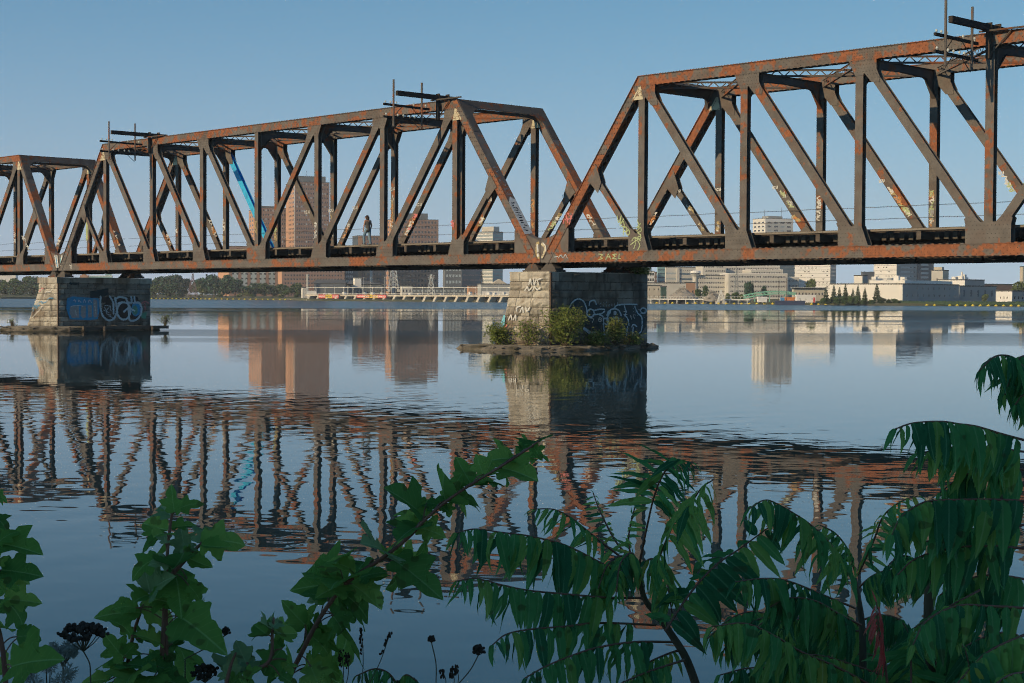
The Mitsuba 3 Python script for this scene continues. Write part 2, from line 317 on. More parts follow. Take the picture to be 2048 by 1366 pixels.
            if k in (1, 7):
                sg = 1 if k == 1 else -1
                P = [(-.78, 0), (.5, 0), (.2, .84), (-.3, .84), (-.62, 1.1), (-.95, .95), (-.78, .7)]
            elif k == 4: sg = 1; P = [(-1.02, 0), (1.02, 0), (1.02, .78), (1.08, 1.0), (.74, 1.24), (.34, .86), (-.34, .86), (-.74, 1.24), (-1.08, 1.0), (-1.02, .78)]
            else:
                sg = 1 if k < 4 else -1
                P = [(-1.0, 0), (.54, 0), (.2, .86), (-.33, .86), (-.725, 1.25), (-1.09, 1.0), (-1.0, .8)]
            P = np.array([(L[k]+sg*x, ZC+y) for x, y in P]); mb = MB()
            for o in (o0-.008, o0+.315): mb.prism(P, (0, o+.018, 0), (1, 0, 0), (0, 0, 1), .018)
            put('gusset_plate', mb, 'steel_plate')
            if detail and near:
                g = grid_in(P, .17); rivets(riv, np.c_[g[:, 0], np.full(len(g), o0-.008), g[:, 1]], (0, -1, 0), .025)
        if detail and near:
            for t0, t1, z, n_ in ((L[0]+.4, L[8]-.4, ZB+.07, 4), (L[1], L[7], ZT-CHT+.07, 4)):
                for r_ in range(n_):
                    t = np.arange(t0+.15*(r_ % 2), t1, .30); rivets(riv, np.c_[t, np.full(len(t), o0-.002), np.full(len(t), z+.115*r_)], (0, -1, 0))
            for t in (L[3]+.4, L[5]-.5):
                for zz in (ZB+.09, ZT-CHT+.09): X, Z = np.meshgrid(np.arange(t-.65, t+.66, .13), np.arange(zz, zz+.36, .11)); rivets(riv, np.c_[X.ravel(), np.full(X.size, o0-.012), Z.ravel()], (0, -1, 0), .025)
            t = np.arange(L[1], L[7], .17); rivets(riv, np.c_[t, np.full(len(t), o0-.03), np.full(len(t), ZT)], (0, 0, 1), .022, .02)
            put('rivets', riv, 'steel_brown', kind='stuff')  # darker than the plates: the shadow of each head is put into its colour
    # portals in the plane of the end posts
    for tU, tL, sg in ((L[1]-.2, L[0]-.05, 1), (L[7]+.2, L[8]+.05, -1)):
        q = np.array([tU, 0, ZT]); d = nrm([tU-tL, 0, ZT-ZC]); W = TW+CHW
        arc = [(.56+.75*math.sin(a), -.55-.8*(1-math.cos(a))) for a in ()]
        inner = [(CHW-.02, -2.3)] + [(CHW-.02+.85*(1-math.cos(a)), -1.45+.85*math.sin(a)) for a in np.linspace(0, math.pi/2, 8)]
        P = [(-.06, .0), (W+.06, .0)] + [(W-x, y) for x, y in inner] + [(x, y) for x, y in inner[::-1]]
        pl = [(.02, -2.3), (.02, -.02), (W-.02, -.02), (W-.02, -2.3)] + [(W-x, y) for x, y in inner] + [(x, y) for x, y in inner[::-1]]
        nn = nrm([d[2]*sg, 0, -d[0]*sg])
        mb = MB(); mb.prism(np.array(pl), q+nn*(.0 if True else 0)+d*0, (0, 1, 0), d, -.018 if sg > 0 else .018)
        pts = [(x, y) for x, y in inner[::-1]]
        line = [(W-x, y) for x, y in inner] + pts
        for (x0, y0), (x1, y1) in zip(line[:-1], line[1:]):
            a = q+np.array([0, x0, 0])+d*y0+nn*.14; b = q+np.array([0, x1, 0])+d*y1+nn*.14; mb.bar(a, b, .24, .02, up=np.cross(b-a, nn))
        a, b = q+d*-.04+nn*.15, q+np.array([0, W, 0])+d*-.04+nn*.15; mb.bar(a, b, .24, .02, up=d)
        po = put('portal_frame', mb, 'steel_brown')
        if detail:
            rv = MB()
            for y in (-.1, -.50): rivets(rv, [q+np.array([0, x, 0])+d*y-nn*.018 for x in np.arange(.5, W-.5, .16)], -nn, .02)
            for xx in (1.1, 1.75, W-1.75, W-1.1): rivets(rv, [q+np.array([0, xx, 0])+d*y-nn*.018 for y in np.arange(-.5, -.08, .1)], -nn, .02)
            put('rivets', rv, 'steel_member', po, kind='stuff')
    # sway struts with knees and laced wind bracing between the top chords
    for k in range(2, 7):
        P = [(.1, ZT-.36), (TW+.4, ZT-.36), (TW+.4, ZT-1.62), (TW+.02, ZT-1.62), (TW-.62, ZT-.80), (TW-.8, ZT-.74), (TW/2+.25, ZT-.68), (1.25, ZT-.74), (1.1, ZT-.80), (.3, ZT-1.62), (.1, ZT-1.62)]
        P = [(o, z) for o, z in P]; mb = MB(); mb.prism(np.array(P), (L[k]-.01, 0, 0), (0, 1, 0), (0, 0, 1), .02)
        ln = P[3:10]
        for (o1, z1), (o2, z2) in zip(ln[:-1], ln[1:]): mb.bar((L[k], o1, z1), (L[k], o2, z2), .2, .02, up=(0, -(z2-z1), o2-o1))
        mb.box(L[k]-.1, L[k]+.1, .3, TW+.1, ZT-.358, ZT-.335)
        put('sway_strut', mb, 'steel_brown')
    for k in range(1, 7):
        for a, b in ((0, 1), (1, 0)):
            p = np.array([L[k], .3 if a == 0 else TW+.2, 0]); q = np.array([L[k+1], TW+.2 if b == 1 else .3, 0]); mb = MB(); dz = .03*a
            for z in (ZT-.60+dz, ZT-.27+dz): mb.bar(p+[0, 0, z], q+[0, 0, z], .11, .02); mb.bar(p+[0, 0, z+(.04 if z < ZT-.4 else -.04)], q+[0, 0, z+(.04 if z < ZT-.4 else -.04)], .02, .075)
            ls = put('wind_brace', mb, 'steel_member')
            mb = MB(); zigzag(mb, p+[0, 0, ZT-.435+dz], q+[0, 0, ZT-.435+dz], .15, (0, 0, 1), 26, w=.05, up=np.cross(q-p, (0, 0, 1)))
            put('lacing', mb, 'steel_member', ls, kind='stuff')
    # floor
    for k in range(9):
        mb = MB(); t = L[k]; mb.box(t-.012, t+.012, .34, TW+.1, 4.30, 5.16)
        for z in (4.28, 5.16): mb.box(t-.15, t+.15, .34, TW+.1, z, z+.022)
        put('floor_beam', mb, 'dark_steel')
    for o in (1.95, 3.92):
        mb = MB(); mb.box(L[0]-.4, L[8]+.4, o-.012, o+.012, 4.25, 5.17)
        for z in (4.235, 5.17): mb.box(L[0]-.4, L[8]+.4, o-.16, o+.16, z, z+.02)
        t = L[0]
        while t < L[8]: mb.box(t, t+.02, o-.13, o+.13, 4.26, 5.16); t += 1.57
        put('stringer', mb, 'dark_steel')
    t, i = L[0]-.3, 0
    tie = None
    while t < L[8]+.3:
        o1, o2 = (.62 if i % 6 == 3 else 1.32+R.uniform(-.05, .05)), TW-.9+R.uniform(-.05, .05)
        put('tie', MB().box(t-.11, t+.11, o1, o2, 5.195, 5.195+.335+R.uniform(-.01, .005)), 'tie_wood'); t += .425*R.uniform(.97, 1.03); i += 1
    for o1, o2, n_ in ((.56, .86, 6), (.875, 1.17, 6), (4.9, 5.2, 5)):
        for j in range(n_):
            a, b = L[0]-.3+(L[8]-L[0]+.6)*j/n_, L[0]-.3+(L[8]-L[0]+.6)*(j+1)/n_
            dz = R.uniform(0, .012); put('walkway_plank', MB().box(a+.01, b-.01, o1, o2, 5.548+dz, 5.548+.085+dz), 'plank_wood')
    for o in (2.2, 3.66):
        mb = MB(); mb.box(L[0]-.4, L[8]+.4, o-.035, o+.035, 5.69, 5.735); mb.box(L[0]-.4, L[8]+.4, o-.01, o+.01, 5.56, 5.69); mb.box(L[0]-.4, L[8]+.4, o-.07, o+.07, 5.545, 5.56); put('rail', mb, 'dark_steel')
    for z in (6.94, 6.38):
        mb = MB(); n_ = 33; tt = np.linspace(L[0]-.3, L[8]+.3, n_); mb.tube(np.c_[tt, np.full(n_, TW-.1), z-.018*np.abs(np.sin(np.arange(n_)*math.pi/4))], .012, 4); put('guard_cable', mb, 'cable')
    return key, M
S_B = 6.28
LA = [-57.40-7*S_B+S_B*k for k in range(8)]+[-51.71]
LB = [-50.62]+[-8*S_B-.28+S_B*k for k in range(1, 8)]+[-.28]
LC = [.62]+[.786706+6.181305*k for k in range(1, 8)]+[50.4]
span_b, MBr = span('rusty truss span between the two stone piers, one far diagonal painted bright blue', False, LB, S_B, True, (2, 3))
span_c, MCr = span('largest truss span, from the shrub-grown pier out of the right edge', True, LC, 6.18, True)
span_a, MAr = span('truss span cut off by the left edge of the photo', False, LA, S_B, False)
# ---------------------------------------------------------------- pole brackets hung outside the trusses
def bracket(label, c, t, lit):
    key = thing('pole_bracket', label, 'bracket', 'old line brackets on the bridge'); M = frame(c)
    put = lambda n, mb, m, par=None: obj(n, mb.xf(M), m, par or key)
    put('beam', MB().box(t-.09, t+.09, -3.0, 1.25, 13.385, 13.64), 'creosote')
    put('clamp', MB().box(t-.13, t+.13, -.14, -.075, 12.3, 13.72).box(t-.13, t+.13, .55, .62, 13.345, 13.74), 'dark_steel')
    for o, z1 in ((-3.08, 14.24 if not c else 14.6), (-1.12, 14.24)):
        put('post', MB().tube([(t-.16, o, 11.73), (t-.16, o, z1)], .055, 8), 'steel_member')
    put('strut', MB().bar((t-.3, -.35, 13.36), (t+1.9, -.1, 13.39), .09, .07).bar((t, -.10, 12.4), (t+1.0, -.1, 13.345), .05, .05, up=(0, 1, 0)), 'steel_brown')
    for z in (12.88, 12.22):
        a = put('crossarm', MB().bar((t-.27, -3.68, z+.02), (t-.27, -.5, z-.02), .09, .12), 'creosote')
        for i, o in enumerate((-3.55, -3.2, -2.8, -2.1, -1.6, -.75) if z > 12.5 else (-3.5, -3.05, -2.7, -2.3, -1.85, -1.5, -.95)):
            if (i*7+int(z*10)) % 5 == 4: continue
            put('insulator', MB().tube([(t-.27, o, z+.06), (t-.27, o, z+.12), (t-.27, o, z+.13), (t-.27, o, z+.19), (t-.27, o, z+.22)], [.014, .014, .055, .045, .02], 7), 'glass_insulator', a)
        put('brace', MB().bar((t-.2, -3.0, z-.55), (t-.23, -2.45, z-.06), .025, .025).bar((t-.2, -1.15, z-.55), (t-.23, -1.75, z-.06), .025, .025), 'dark_steel')
bracket('dark timber bracket with insulators on the left end of the middle span', False, LB[2], 0)
bracket('dark timber bracket with insulators above the right end of the middle span', False, -7.82, 0)
bracket('tallest timber bracket with insulators, at the top right corner on the right span', True, LC[4], 1)
# ---------------------------------------------------------------- stone piers
def stone(key, lo, hi, stain):
    def fn(p, n, uv):
        a = fbm(p.x*2.1, p.y*2.1, p.z*2.6, 4); b = fbm(p.x*9, p.y*9, p.z*9, 3)
        c = mix(lo, hi, a*.6+b*.4)
        c = mix(c, stain, smoothstep(.48, .68, fbm(p.x*1.3+4, p.y*1.3, p.z*.8, 3))*.85); c = mix(c, c*.45, smoothstep(.55, .75, fbm(p.x*3.1, p.y*3.1, p.z*.55, 3))*.8)
        wet = 1 - smoothstep(.25, .75, p.z + .35*fbm(p.x*2, p.y*2, 0., 2))
        return c*(1 - .45*wet)
    return mat(key, mikit.proc(fn), .9, .2)
stone('stone_a', (.24, .22, .19), (.56, .52, .45), (.20, .165, .13))
stone('stone_b', (.28, .26, .22), (.62, .58, .50), (.24, .19, .14))
stone('stone_c', (.18, .165, .14), (.44, .40, .34), (.15, .12, .10))
stone('stone_d', (.27, .23, .18), (.50, .42, .32), (.19, .15, .11))
stone('stone_e', (.12, .115, .105), (.31, .295, .265), (.095, .09, .08))  # this and the next, for the long face: grime and its shade in the colour
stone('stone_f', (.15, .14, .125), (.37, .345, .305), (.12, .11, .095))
mat('mortar', mikit.proc(lambda p, n, uv: mix((.05, .045, .04), (.12, .105, .09), fbm(p.x*6, p.y*6, p.z*6, 3))), .95)
stone('rubble', (.16, .145, .12), (.40, .36, .30), (.13, .12, .085))
mat('iron_edge', mikit.proc(lambda p, n, uv: mix((.06, .05, .045), (.14, .085, .06), fbm(p.x*5, p.y*5, p.z*2, 3))), .8)
for k_, c_ in dict(paint_white=(.62, .63, .62), paint_blue=(.04, .27, .52), paint_pale=(.44, .56, .64), paint_black=(.022, .026, .03), paint_teal=(.018, .045, .058), paint_lime=(.40, .48, .26), paint_pink=(.62, .20, .20),
                   paint_orange=(.52, .24, .09), paint_yellow=(.42, .34, .18), paint_cyan=(.18, .52, .62), paint_green=(.10, .30, .22), paint_grey=(.30, .31, .33)).items():
    mat(k_, mikit.proc(lambda p, n, uv, c=c_: mi.Color3f(*c)*(.72+.45*fbm(p.x*8, p.y*8, p.z*8, 3))), .65)
import shapely
from shapely.geometry import LineString, Polygon
from shapely.ops import unary_union
def smooth_line(pts, n=6):
    P = np.asarray(pts, float)
    if len(P) < 3: return P
    Q = np.vstack([2*P[0]-P[1], P, 2*P[-1]-P[-2]]); out = []
    for i in range(1, len(Q)-2):
        for s in np.arange(n)/n:
            a, b, c, d = Q[i-1], Q[i], Q[i+1], Q[i+2]; out.append(.5*(2*b+(c-a)*s+(2*a-5*b+4*c-d)*s*s+(3*b-a-3*c+d)*s**3))
    return np.vstack(out+[P[-1]])
def flat_paint(shape, o, ux, uy, th=.004):
    mb = MB()
    for g in getattr(shape, 'geoms', [shape]):
        if g.geom_type == 'Polygon' and not g.is_empty: 
            m = trimesh.creation.extrude_polygon(g.simplify(.004), th, engine='earcut'); n = np.cross(ux, uy)
            mb.add(np.asarray(o)+m.vertices[:, :1]*np.asarray(ux)+m.vertices[:, 1:2]*np.asarray(uy)+m.vertices[:, 2:]*n, m.faces)
    return mb
def strokes(lines, w, smooth=True):
    return unary_union([LineString(smooth_line(l) if smooth else l).buffer((w if np.isscalar(w) else w[i])/2, quad_segs=2) for i, l in enumerate(lines)])
def block(w, h, d, bulge, R, nx=6, nz=5):
    """rough-faced stone, face towards -y, its bed plane at y = 0"""
    X, Z = np.meshgrid(np.linspace(0, w, nx), np.linspace(0, h, nz)); Y = np.zeros_like(X)
    Y[1:-1, 1:-1] = -bulge*(.45+.8*np.array([[R.random() for _ in range(nx-2)] for _ in range(nz-2)])); Y[1:-1, 1:-1] += .2*bulge
    X[1:-1, 1:-1] += .3*w/nx*(np.array([[R.random() for _ in range(nx-2)] for _ in range(nz-2)])-.5)
    F = [[j*nx+i, j*nx+i+1, (j+1)*nx+i+1, (j+1)*nx+i] for j in range(nz-1) for i in range(nx-1)]
    V = np.stack([X, Y, Z], -1).reshape(-1, 3); n = len(V)
    back = np.array([[0, d, 0], [w, d, 0], [w, d, h], [0, d, h]]); V = np.vstack([V, back]); c = [0, nx-1, nx*nz-1, nx*(nz-1)]
    F += [[c[1], c[0], n, n+1], [c[2], c[1], n+1, n+2], [c[3], c[2], n+2, n+3], [c[0], c[3], n+3, n]]
    return V, F
def pier(label, t0, t1, o1, ztop, seed, cap, nose, smooth_long):
    """end face towards the viewer at o=-.5 between t0 and t1, long face at t1 running back to o1"""
    R = random.Random(seed); key = thing('stone_pier', label, 'bridge pier', 'stone piers of the railway bridge'); M = frame(False); o0 = -.5
    put = lambda n, mb, m, **k: obj(n, mb.xf(M), m, key, **k)
    mats = ['stone_a', 'stone_b', 'stone_c', 'stone_a', 'stone_d']
    W, Ht = t1-t0, ztop-.2
    def push(t, z):     # the ice breaker: a ridge from the right top to the left foot
        u, v = (t1-t)/W, np.clip((Ht*.80-z)/(Ht*.80), 0, 1); return nose*np.minimum(u, v)
    core = MB(); nz = 12
    zs = np.linspace(-1.2, ztop-.02, nz); ts = np.linspace(t0+.03, t1-.03, 9)
    Tg, Zg = np.meshgrid(ts, zs); V = np.stack([Tg, o0+.045-push(Tg, np.maximum(Zg, 0)), Zg], -1).reshape(-1, 3)
    core.add(V, [[j*9+i, j*9+i+1, (j+1)*9+i+1, (j+1)*9+i] for j in range(nz-1) for i in range(8)])
    Vb = V.copy(); Vb[:, 1] = o1-.03; core.add(Vb, [[(j+1)*9+i, (j+1)*9+i+1, j*9+i+1, j*9+i] for j in range(nz-1) for i in range(8)])
    for i, s in ((0, 1), (8, -1)):
        col = [V[j*9+i] for j in range(nz)]; cb = [Vb[j*9+i] for j in range(nz)]; q = [[j, j+1, nz+j+1, nz+j][::s] for j in range(nz-1)]; core.add(col+cb, q)
    core.box(t0+.03, t1-.03, o0+.05, o1-.03, ztop-.06, ztop-.02)
    put('core', core, 'mortar')
    zc0 = ztop-.42 if cap else ztop
    nC = 9; hs = np.array([R.uniform(.9, 1.1) for _ in range(nC)]); hs = hs/hs.sum()*(zc0+.15); z = -.15
    for ci, h in enumerate(hs):
        top_course = ci == nC-1
        # long face, running back from the near corner
        x = 0.; Ln = o1-o0; first = True
        while x < Ln-.02:
            w = R.uniform(.62, 1.05)*(.55 if first and ci % 2 else 1); w = Ln-x if Ln-x-w < .4 else w
            V, F = block(w-.036, h-.034, .2, (.045 if smooth_long else .06)*R.uniform(.4, 1.4)*(1.7 if first else 1), R); V = np.asarray(V)
            P = np.stack([t1 - V[:, 1]*1.0 - .0, o0+.018+x+V[:, 0], z+.017+V[:, 2]], 1)   # local -y becomes +t
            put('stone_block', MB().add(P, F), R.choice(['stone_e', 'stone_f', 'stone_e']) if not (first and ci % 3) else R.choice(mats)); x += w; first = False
        # end face
        x = 0.
        while x < W-.02:
            w = R.uniform(.55, 1.1); w = W-x if W-x-w < .38 else w
            V, F = block(w-.036, h-.034, .2, .115*R.uniform(.4, 1.4), R); V = np.asarray(V)
            tt, zz = t0+x+.018+V[:, 0], z+.017+V[:, 2]
            P = np.stack([tt, o0+V[:, 1]-push(tt, np.maximum(zz, 0)), zz], 1)
            put('stone_block', MB().add(P, F), R.choice(mats[:3]+['stone_b', 'stone_b'])); x += w
        z += h
    if cap:
        for a, b, c, d in ((t0-.07, t1+.07, o0-.07, o0+1.4),)+tuple((t0-.07, t1+.07, o0+1.4+i*1.35+.012, min(o0+1.4+(i+1)*1.35, o1+.07)) for i in range(int((o1-o0-1.4)/1.35)+1)):
            m = trimesh.creation.box((b-a, d-c, .415)); m = m.subdivide(); v = m.vertices; v += .018*(meshkit.fbm(v*3+seed)-.5)[:, None]*np.sign(v); put('cap_stone', MB().add(v+np.array([(a+b)/2, (c+d)/2, ztop-.205]), m.faces), R.choice(mats[:2]))
    else:
        for i in range(6):
            c, d = o0-.02+i*(o1-o0)/6, o0-.02+(i+1)*(o1-o0)/6-.014
            m = trimesh.creation.box((W, d-c, .06)).subdivide(); v = m.vertices; v += .03*(meshkit.fbm(v*2.5+i*3)-.5)[:, None]; put('cap_stone', MB().add(v+np.array([(t0+t1)/2, (c+d)/2, ztop-.01]), m.faces), R.choice(mats[:2]))
    put('corner_iron', MB().box(t1+.012+.03, t1+.13, o0-.03, o0+.06, .15, zc0-.03), 'iron_edge')
    return key, M
P2 = pier('big stone pier in mid photo with shrubs growing round its foot', -1.60, 1.36, 6.85, 3.94, 5, False, .75, True)
P1 = pier('left stone pier with blue and white bubble-letter graffiti', -53.15, -50.25, 7.25, 3.93, 9, True, 1.05, False)
def ledge(name, label, ring, z0, z1, seed, m, cat):
    R = np.random.default_rng(seed); M = frame(False); n = 90
    P = Polygon(ring); ln = P.exterior; c = np.array(P.representative_point().coords[0]); rows = []
    for j, (z, sc) in enumerate(((-.4, .03), (-.02, .05), (z0, 0.), (z1*.8, -.12), (z1, -.35), (z1+.03, -.9))):
        pts = np.array([ln.interpolate(i/n, normalized=True).coords[0] for i in range(n)]); d = pts-c; d /= np.linalg.norm(d, axis=1, keepdims=True)
        nz = meshkit.fbm(np.c_[pts*1.6, np.full(n, j*.4+seed)], 4)-.5
        pts = pts + d*(sc+.55*nz)[:, None]; rows.append(np.c_[pts, z + .10*(meshkit.fbm(np.c_[pts*3.1, np.full(n, seed*2.)], 3)-.5)*(j > 0)])
    V = np.vstack(rows+[np.r_[c, z1+.05][None]]); F = [[j*n+i, j*n+(i+1) % n, (j+1)*n+(i+1) % n, (j+1)*n+i] for j in range(5) for i in range(n)]
    F = np.array(F); F = np.vstack([F[:, [0, 1, 2]], F[:, [0, 2, 3]], [[5*n+i, 5*n+(i+1) % n, 6*n] for i in range(n)]])
    if P.exterior.is_ccw is False: F = F[:, ::-1]
    key = thing(name, label, cat); obj('slab', MB().add(V, F).xf(M), m, key); rk = MB(); r2 = random.Random(seed)
    for i in range(520):
        p = ln.interpolate(r2.random(), normalized=True).coords[0]; p = np.array(p)+(c-np.array(p))*r2.uniform(-.02, .32); s = r2.uniform(.03, .15)
        mm = trimesh.creation.icosphere(0, s); v = mm.vertices*np.array([1, r2.uniform(.7, 1.3), r2.uniform(.4, .7)])*np.array([[r2.uniform(.8, 1.2)] for _ in range(12)])
        rk.add(v+np.array([p[0], p[1], z1*r2.uniform(.5, 1.0)]), mm.faces)
    obj('stones', rk.xf(M), m, key, kind='stuff'); return key
ledge('gravel_ledge', 'low gravel bank round the foot of the shrub-grown pier', [(-2.9, 6.9), (-3.0, -2.9), (-1.2, -3.5), (1.0, -3.3), (2.6, -2.4), (3.4, -.2), (3.1, 3.0), (2.3, 5.5), (2.1, 6.9)], .10, .20, 3, 'rubble', 'rock ledge')
L1 = ledge('concrete_footing', 'broken concrete footing with timber edge under the left pier', [(-54.6, 7.6), (-54.7, -2.6), (-53.0, -3.6), (-50.3, -2.6), (-48.6, -.6), (-48.5, 7.1)], .12, .30, 8, 'rubble', 'footing')
_mb = MB()
obj('timber', MB().box(-48.62, -48.35, .6, 7.7, .12, .36).xf(frame(False)), 'tie_wood', L1)
for o_ in (-.6, 2.2, 6.2): obj('timber_pile', MB().tube([(-48.22, o_, -.5), (-48.2, o_, .34)], .09, 8).xf(frame(False)), 'tie_wood', L1)
# paint on the piers
def pier_paint(key, face, shape, m, lift):
    """face 'long': coordinates (o, z) at t; shape is drawn in metres"""
    M = frame(False); t = face
    return obj('graffiti', flat_paint(shape, (t+lift, 0, 0), (0, 1, 0), (0, 0, 1), .003).xf(M), m, key, kind='stuff' if hasattr(shape, 'geoms') else None)
def ell(cx, cy, rx, ry, a0=0, a1=360, n=14): return [(cx+rx*math.cos(math.radians(a)), cy+ry*math.sin(math.radians(a))) for a in np.linspace(a0, a1, n)]
# left pier: blue block letters, then white outlined round letters filled black; drawn on a 100 x 40 sheet taken from the wall
def sh1(x, y): return (-.42+(x-700)/1100*7.6, .28+(640-y)/470*2.85+.02)
s1 = lambda L: [[sh1(*p) for p in l] for l in L]
K1 = P1[0]; F1 = -50.25+.085
pier_paint(K1, F1, Polygon(s1([[(800, 300), (860, 280), (1160, 300), (1170, 440), (1150, 540), (1060, 555), (830, 540), (790, 420)]])[0]).buffer(.05), 'paint_blue', .0)
pier_paint(K1, F1, unary_union([Polygon(s1([p])[0]) for p in ([(830, 390), (930, 390), (935, 530), (850, 535), (820, 470)], [(955, 385), (1015, 385), (1010, 530), (975, 540), (950, 500)], [(1035, 380), (1085, 380), (1085, 520), (1040, 530)], [(1100, 300), (1150, 320), (1150, 520), (1105, 530)])]), 'paint_grey', .006)
pier_paint(K1, F1, strokes(s1([[(870, 330), (880, 310), (895, 345)], [(925, 340), (930, 315), (955, 345)], [(985, 345), (995, 305), (1010, 345)], [(1040, 340), (1060, 310), (1080, 350)], [(840, 390), (930, 380), (980, 395)], [(890, 440), (900, 500)], [(1120, 350), (1125, 480)]]), .045), 'paint_white', .012)
pier_paint(K1, F1, unary_union([Polygon(s1([ell(1290, 450, 85, 110)])[0]), Polygon(s1([ell(1470, 450, 85, 105)])[0]), Polygon(s1([ell(1600, 460, 70, 100)])[0]), Polygon(s1([[(1180, 280), (1640, 270), (1660, 340), (1200, 350)]])[0])]), 'paint_black', .0)
pier_paint(K1, F1, Polygon(s1([ell(1620, 430, 58, 90)])[0]), 'paint_blue', .004)
pier_paint(K1, F1, Polygon(s1([ell(1608, 440, 34, 60)])[0]), 'paint_green', .008)
pier_paint(K1, F1, strokes(s1([[(1190, 275), (1185, 380), (1210, 500), (1280, 565), (1350, 540), (1385, 440), (1370, 330), (1360, 290)], [(1300, 270), (1340, 350), (1345, 480)], ell(1470, 450, 82, 108), [(1370, 300), (1420, 275), (1490, 290)], [(1530, 345), (1530, 470), (1540, 560), (1600, 570), (1665, 520), (1690, 430), (1660, 350), (1590, 350)], [(1500, 290), (1520, 350), (1560, 345)], [(1560, 275), (1570, 340)], [(1600, 275), (1605, 330)], [(1470, 460), (1530, 415), (1600, 450)], [(1400, 355), (1460, 340), (1500, 350)]]), .15), 'paint_pale', .014)
pier_paint(K1, F1, strokes(s1([[(1230, 400), (1260, 440), (1290, 400)], [(1240, 380), (1310, 390)], [(1260, 440), (1265, 490), (1310, 500)], [(1290, 520), (1340, 530)], [(1225, 440), (1290, 470)], [(1300, 400), (1315, 450)]]), .05), 'paint_pale', .020)
pier_paint(K1, F1, unary_union([Polygon(s1([[(1065, 210), (1280, 170), (1290, 240), (1210, 285), (1065, 290)]])[0]), Polygon(s1([[(820, 100), (940, 100), (935, 130), (825, 130)]])[0])]), 'paint_teal', .0)
pier_paint(K1, F1, strokes(s1([[(1680, 360), (1740, 330), (1780, 360)], [(1730, 350), (1735, 430)]]), .08), 'paint_pink', .006)
pier_paint(K1, F1, Polygon(s1([[(1670, 480), (1760, 465), (1740, 550), (1690, 540)]])[0]), 'paint_green', .004)
# tags on its sunlit end
def end_paint(key, t0, t1, ztop, nose, lines, w, m, o0=-.5):
    W, Ht = t1-t0, ztop-.2; mb = MB(); M = frame(False)
    sh = strokes(lines, w)
    for g in getattr(sh, 'geoms', [sh]):
        ms = trimesh.creation.extrude_polygon(g.simplify(.01), .004, engine='earcut'); ms = ms.subdivide_to_size(.25); v = ms.vertices; t, z = t0+v[:, 0], v[:, 1]
        u, vv = (t1-t)/W, np.clip((Ht*.8-z)/(Ht*.8), 0, 1); mb.add(np.stack([t, o0-.15-nose*np.minimum(u, vv)-v[:, 2], z], 1), ms.faces)
    obj('graffiti', mb.xf(M), m, key, kind='stuff' if hasattr(sh, 'geoms') else None)
R_ = random.Random(4)
def scrawl(x0, y0, x1, y1, n, amp, R):
    pts = [];
    for i in range(n):
        s = i/(n-1); pts.append((x0+(x1-x0)*s+R.uniform(-amp, amp)*.6, y0+(y1-y0)*s+R.uniform(-amp, amp)))
    return pts
end_paint(K1, -53.15, -50.25, 3.93, 1.05, [scrawl(.3, 1.9, 2.6, 2.3, 9, .16, R_), scrawl(.4, 1.5, 1.2, 2.0, 7, .18, R_)], .05, 'paint_blue')
end_paint(K1, -53.15, -50.25, 3.93, 1.05, [scrawl(.3, 2.9, 1.1, 3.2, 7, .2, R_)], .05, 'paint_pink')
end_paint(K1, -53.15, -50.25, 3.93, 1.05, [scrawl(1.4, 2.7, 2.7, 3.3, 9, .2, R_), scrawl(.2, 2.2, .9, 2.2, 5, .1, R_), scrawl(.7, .9, 1.6, 1.7, 6, .1, R_)], .05, 'paint_white')
# big pier: dark ground with pale outlines
def sh2(x, y): return (-.5+(x-650)/1305*7.35, .32+(1000-y)/790*3.2)
s2 = lambda L: [[sh2(*p) for p in l] for l in L]
K2 = P2[0]; F2 = 1.36+.07
pier_paint(K2, F2, Polygon(s2([[(880, 560), (900, 480), (980, 430), (1080, 460), (1150, 470), (1240, 500), (1400, 560), (1500, 510), (1780, 500), (1880, 560), (1930, 640), (1920, 800), (1840, 920), (1660, 930), (1500, 905), (1310, 920), (1130, 900), (1060, 800), (1000, 700), (940, 640)]])[0]), 'paint_teal', .0)
pier_paint(K2, F2, strokes(s2([[(890, 545), (930, 480), (1000, 440), (1070, 470), (1110, 560), (1115, 640)], ell(1165, 620, 45, 50), [(1200, 590), (1290, 570), (1350, 575)], [(1200, 640), (1300, 630), (1350, 600)], [(1145, 520), (1160, 470), (1215, 460), (1240, 510)], [(1380, 650), (1400, 600), (1470, 565), (1540, 585), (1575, 655)], [(1390, 640), (1400, 760), (1395, 850), (1340, 900), (1310, 910)], ell(1490, 620, 14, 18), [(1440, 700), (1480, 690), (1470, 670)], [(1490, 680), (1540, 690), (1530, 745)], [(1480, 555), (1520, 520), (1640, 508), (1790, 510)], [(1615, 530), (1640, 600), (1630, 640)], [(1620, 650), (1665, 700), (1680, 780)], [(1760, 540), (1800, 620), (1860, 690), (1850, 860), (1760, 920)], ell(1880, 590, 40, 35), [(1720, 800), (1745, 770), (1790, 800)], [(1740, 810), (1730, 910)], [(1660, 800), (1650, 910)], [(1280, 640), (1330, 670), (1335, 760), (1345, 860)], [(1340, 690), (1390, 690)], [(1345, 750), (1390, 780)], [(1070, 820), (1130, 860), (1220, 870)]]), .075), 'paint_pale', .008)
pier_paint(K2, F2, strokes(s2([[(1080, 815), (1180, 880), (1320, 895), (1400, 880)], [(1385, 690), (1405, 790), (1385, 860)], [(1395, 640), (1420, 600)]]), .17), 'paint_pale', .012)
pier_paint(K2, F2, strokes(s2([ell(1290, 705, 22, 25), [(1280, 700), (1300, 710)], [(1150, 680), (1200, 690), (1190, 740)], [(1700, 650), (1715, 700)], [(1745, 650), (1755, 700)], [(1610, 600), (1650, 610)], [(1610, 640), (1655, 640)]]), .04), 'paint_white', .008)
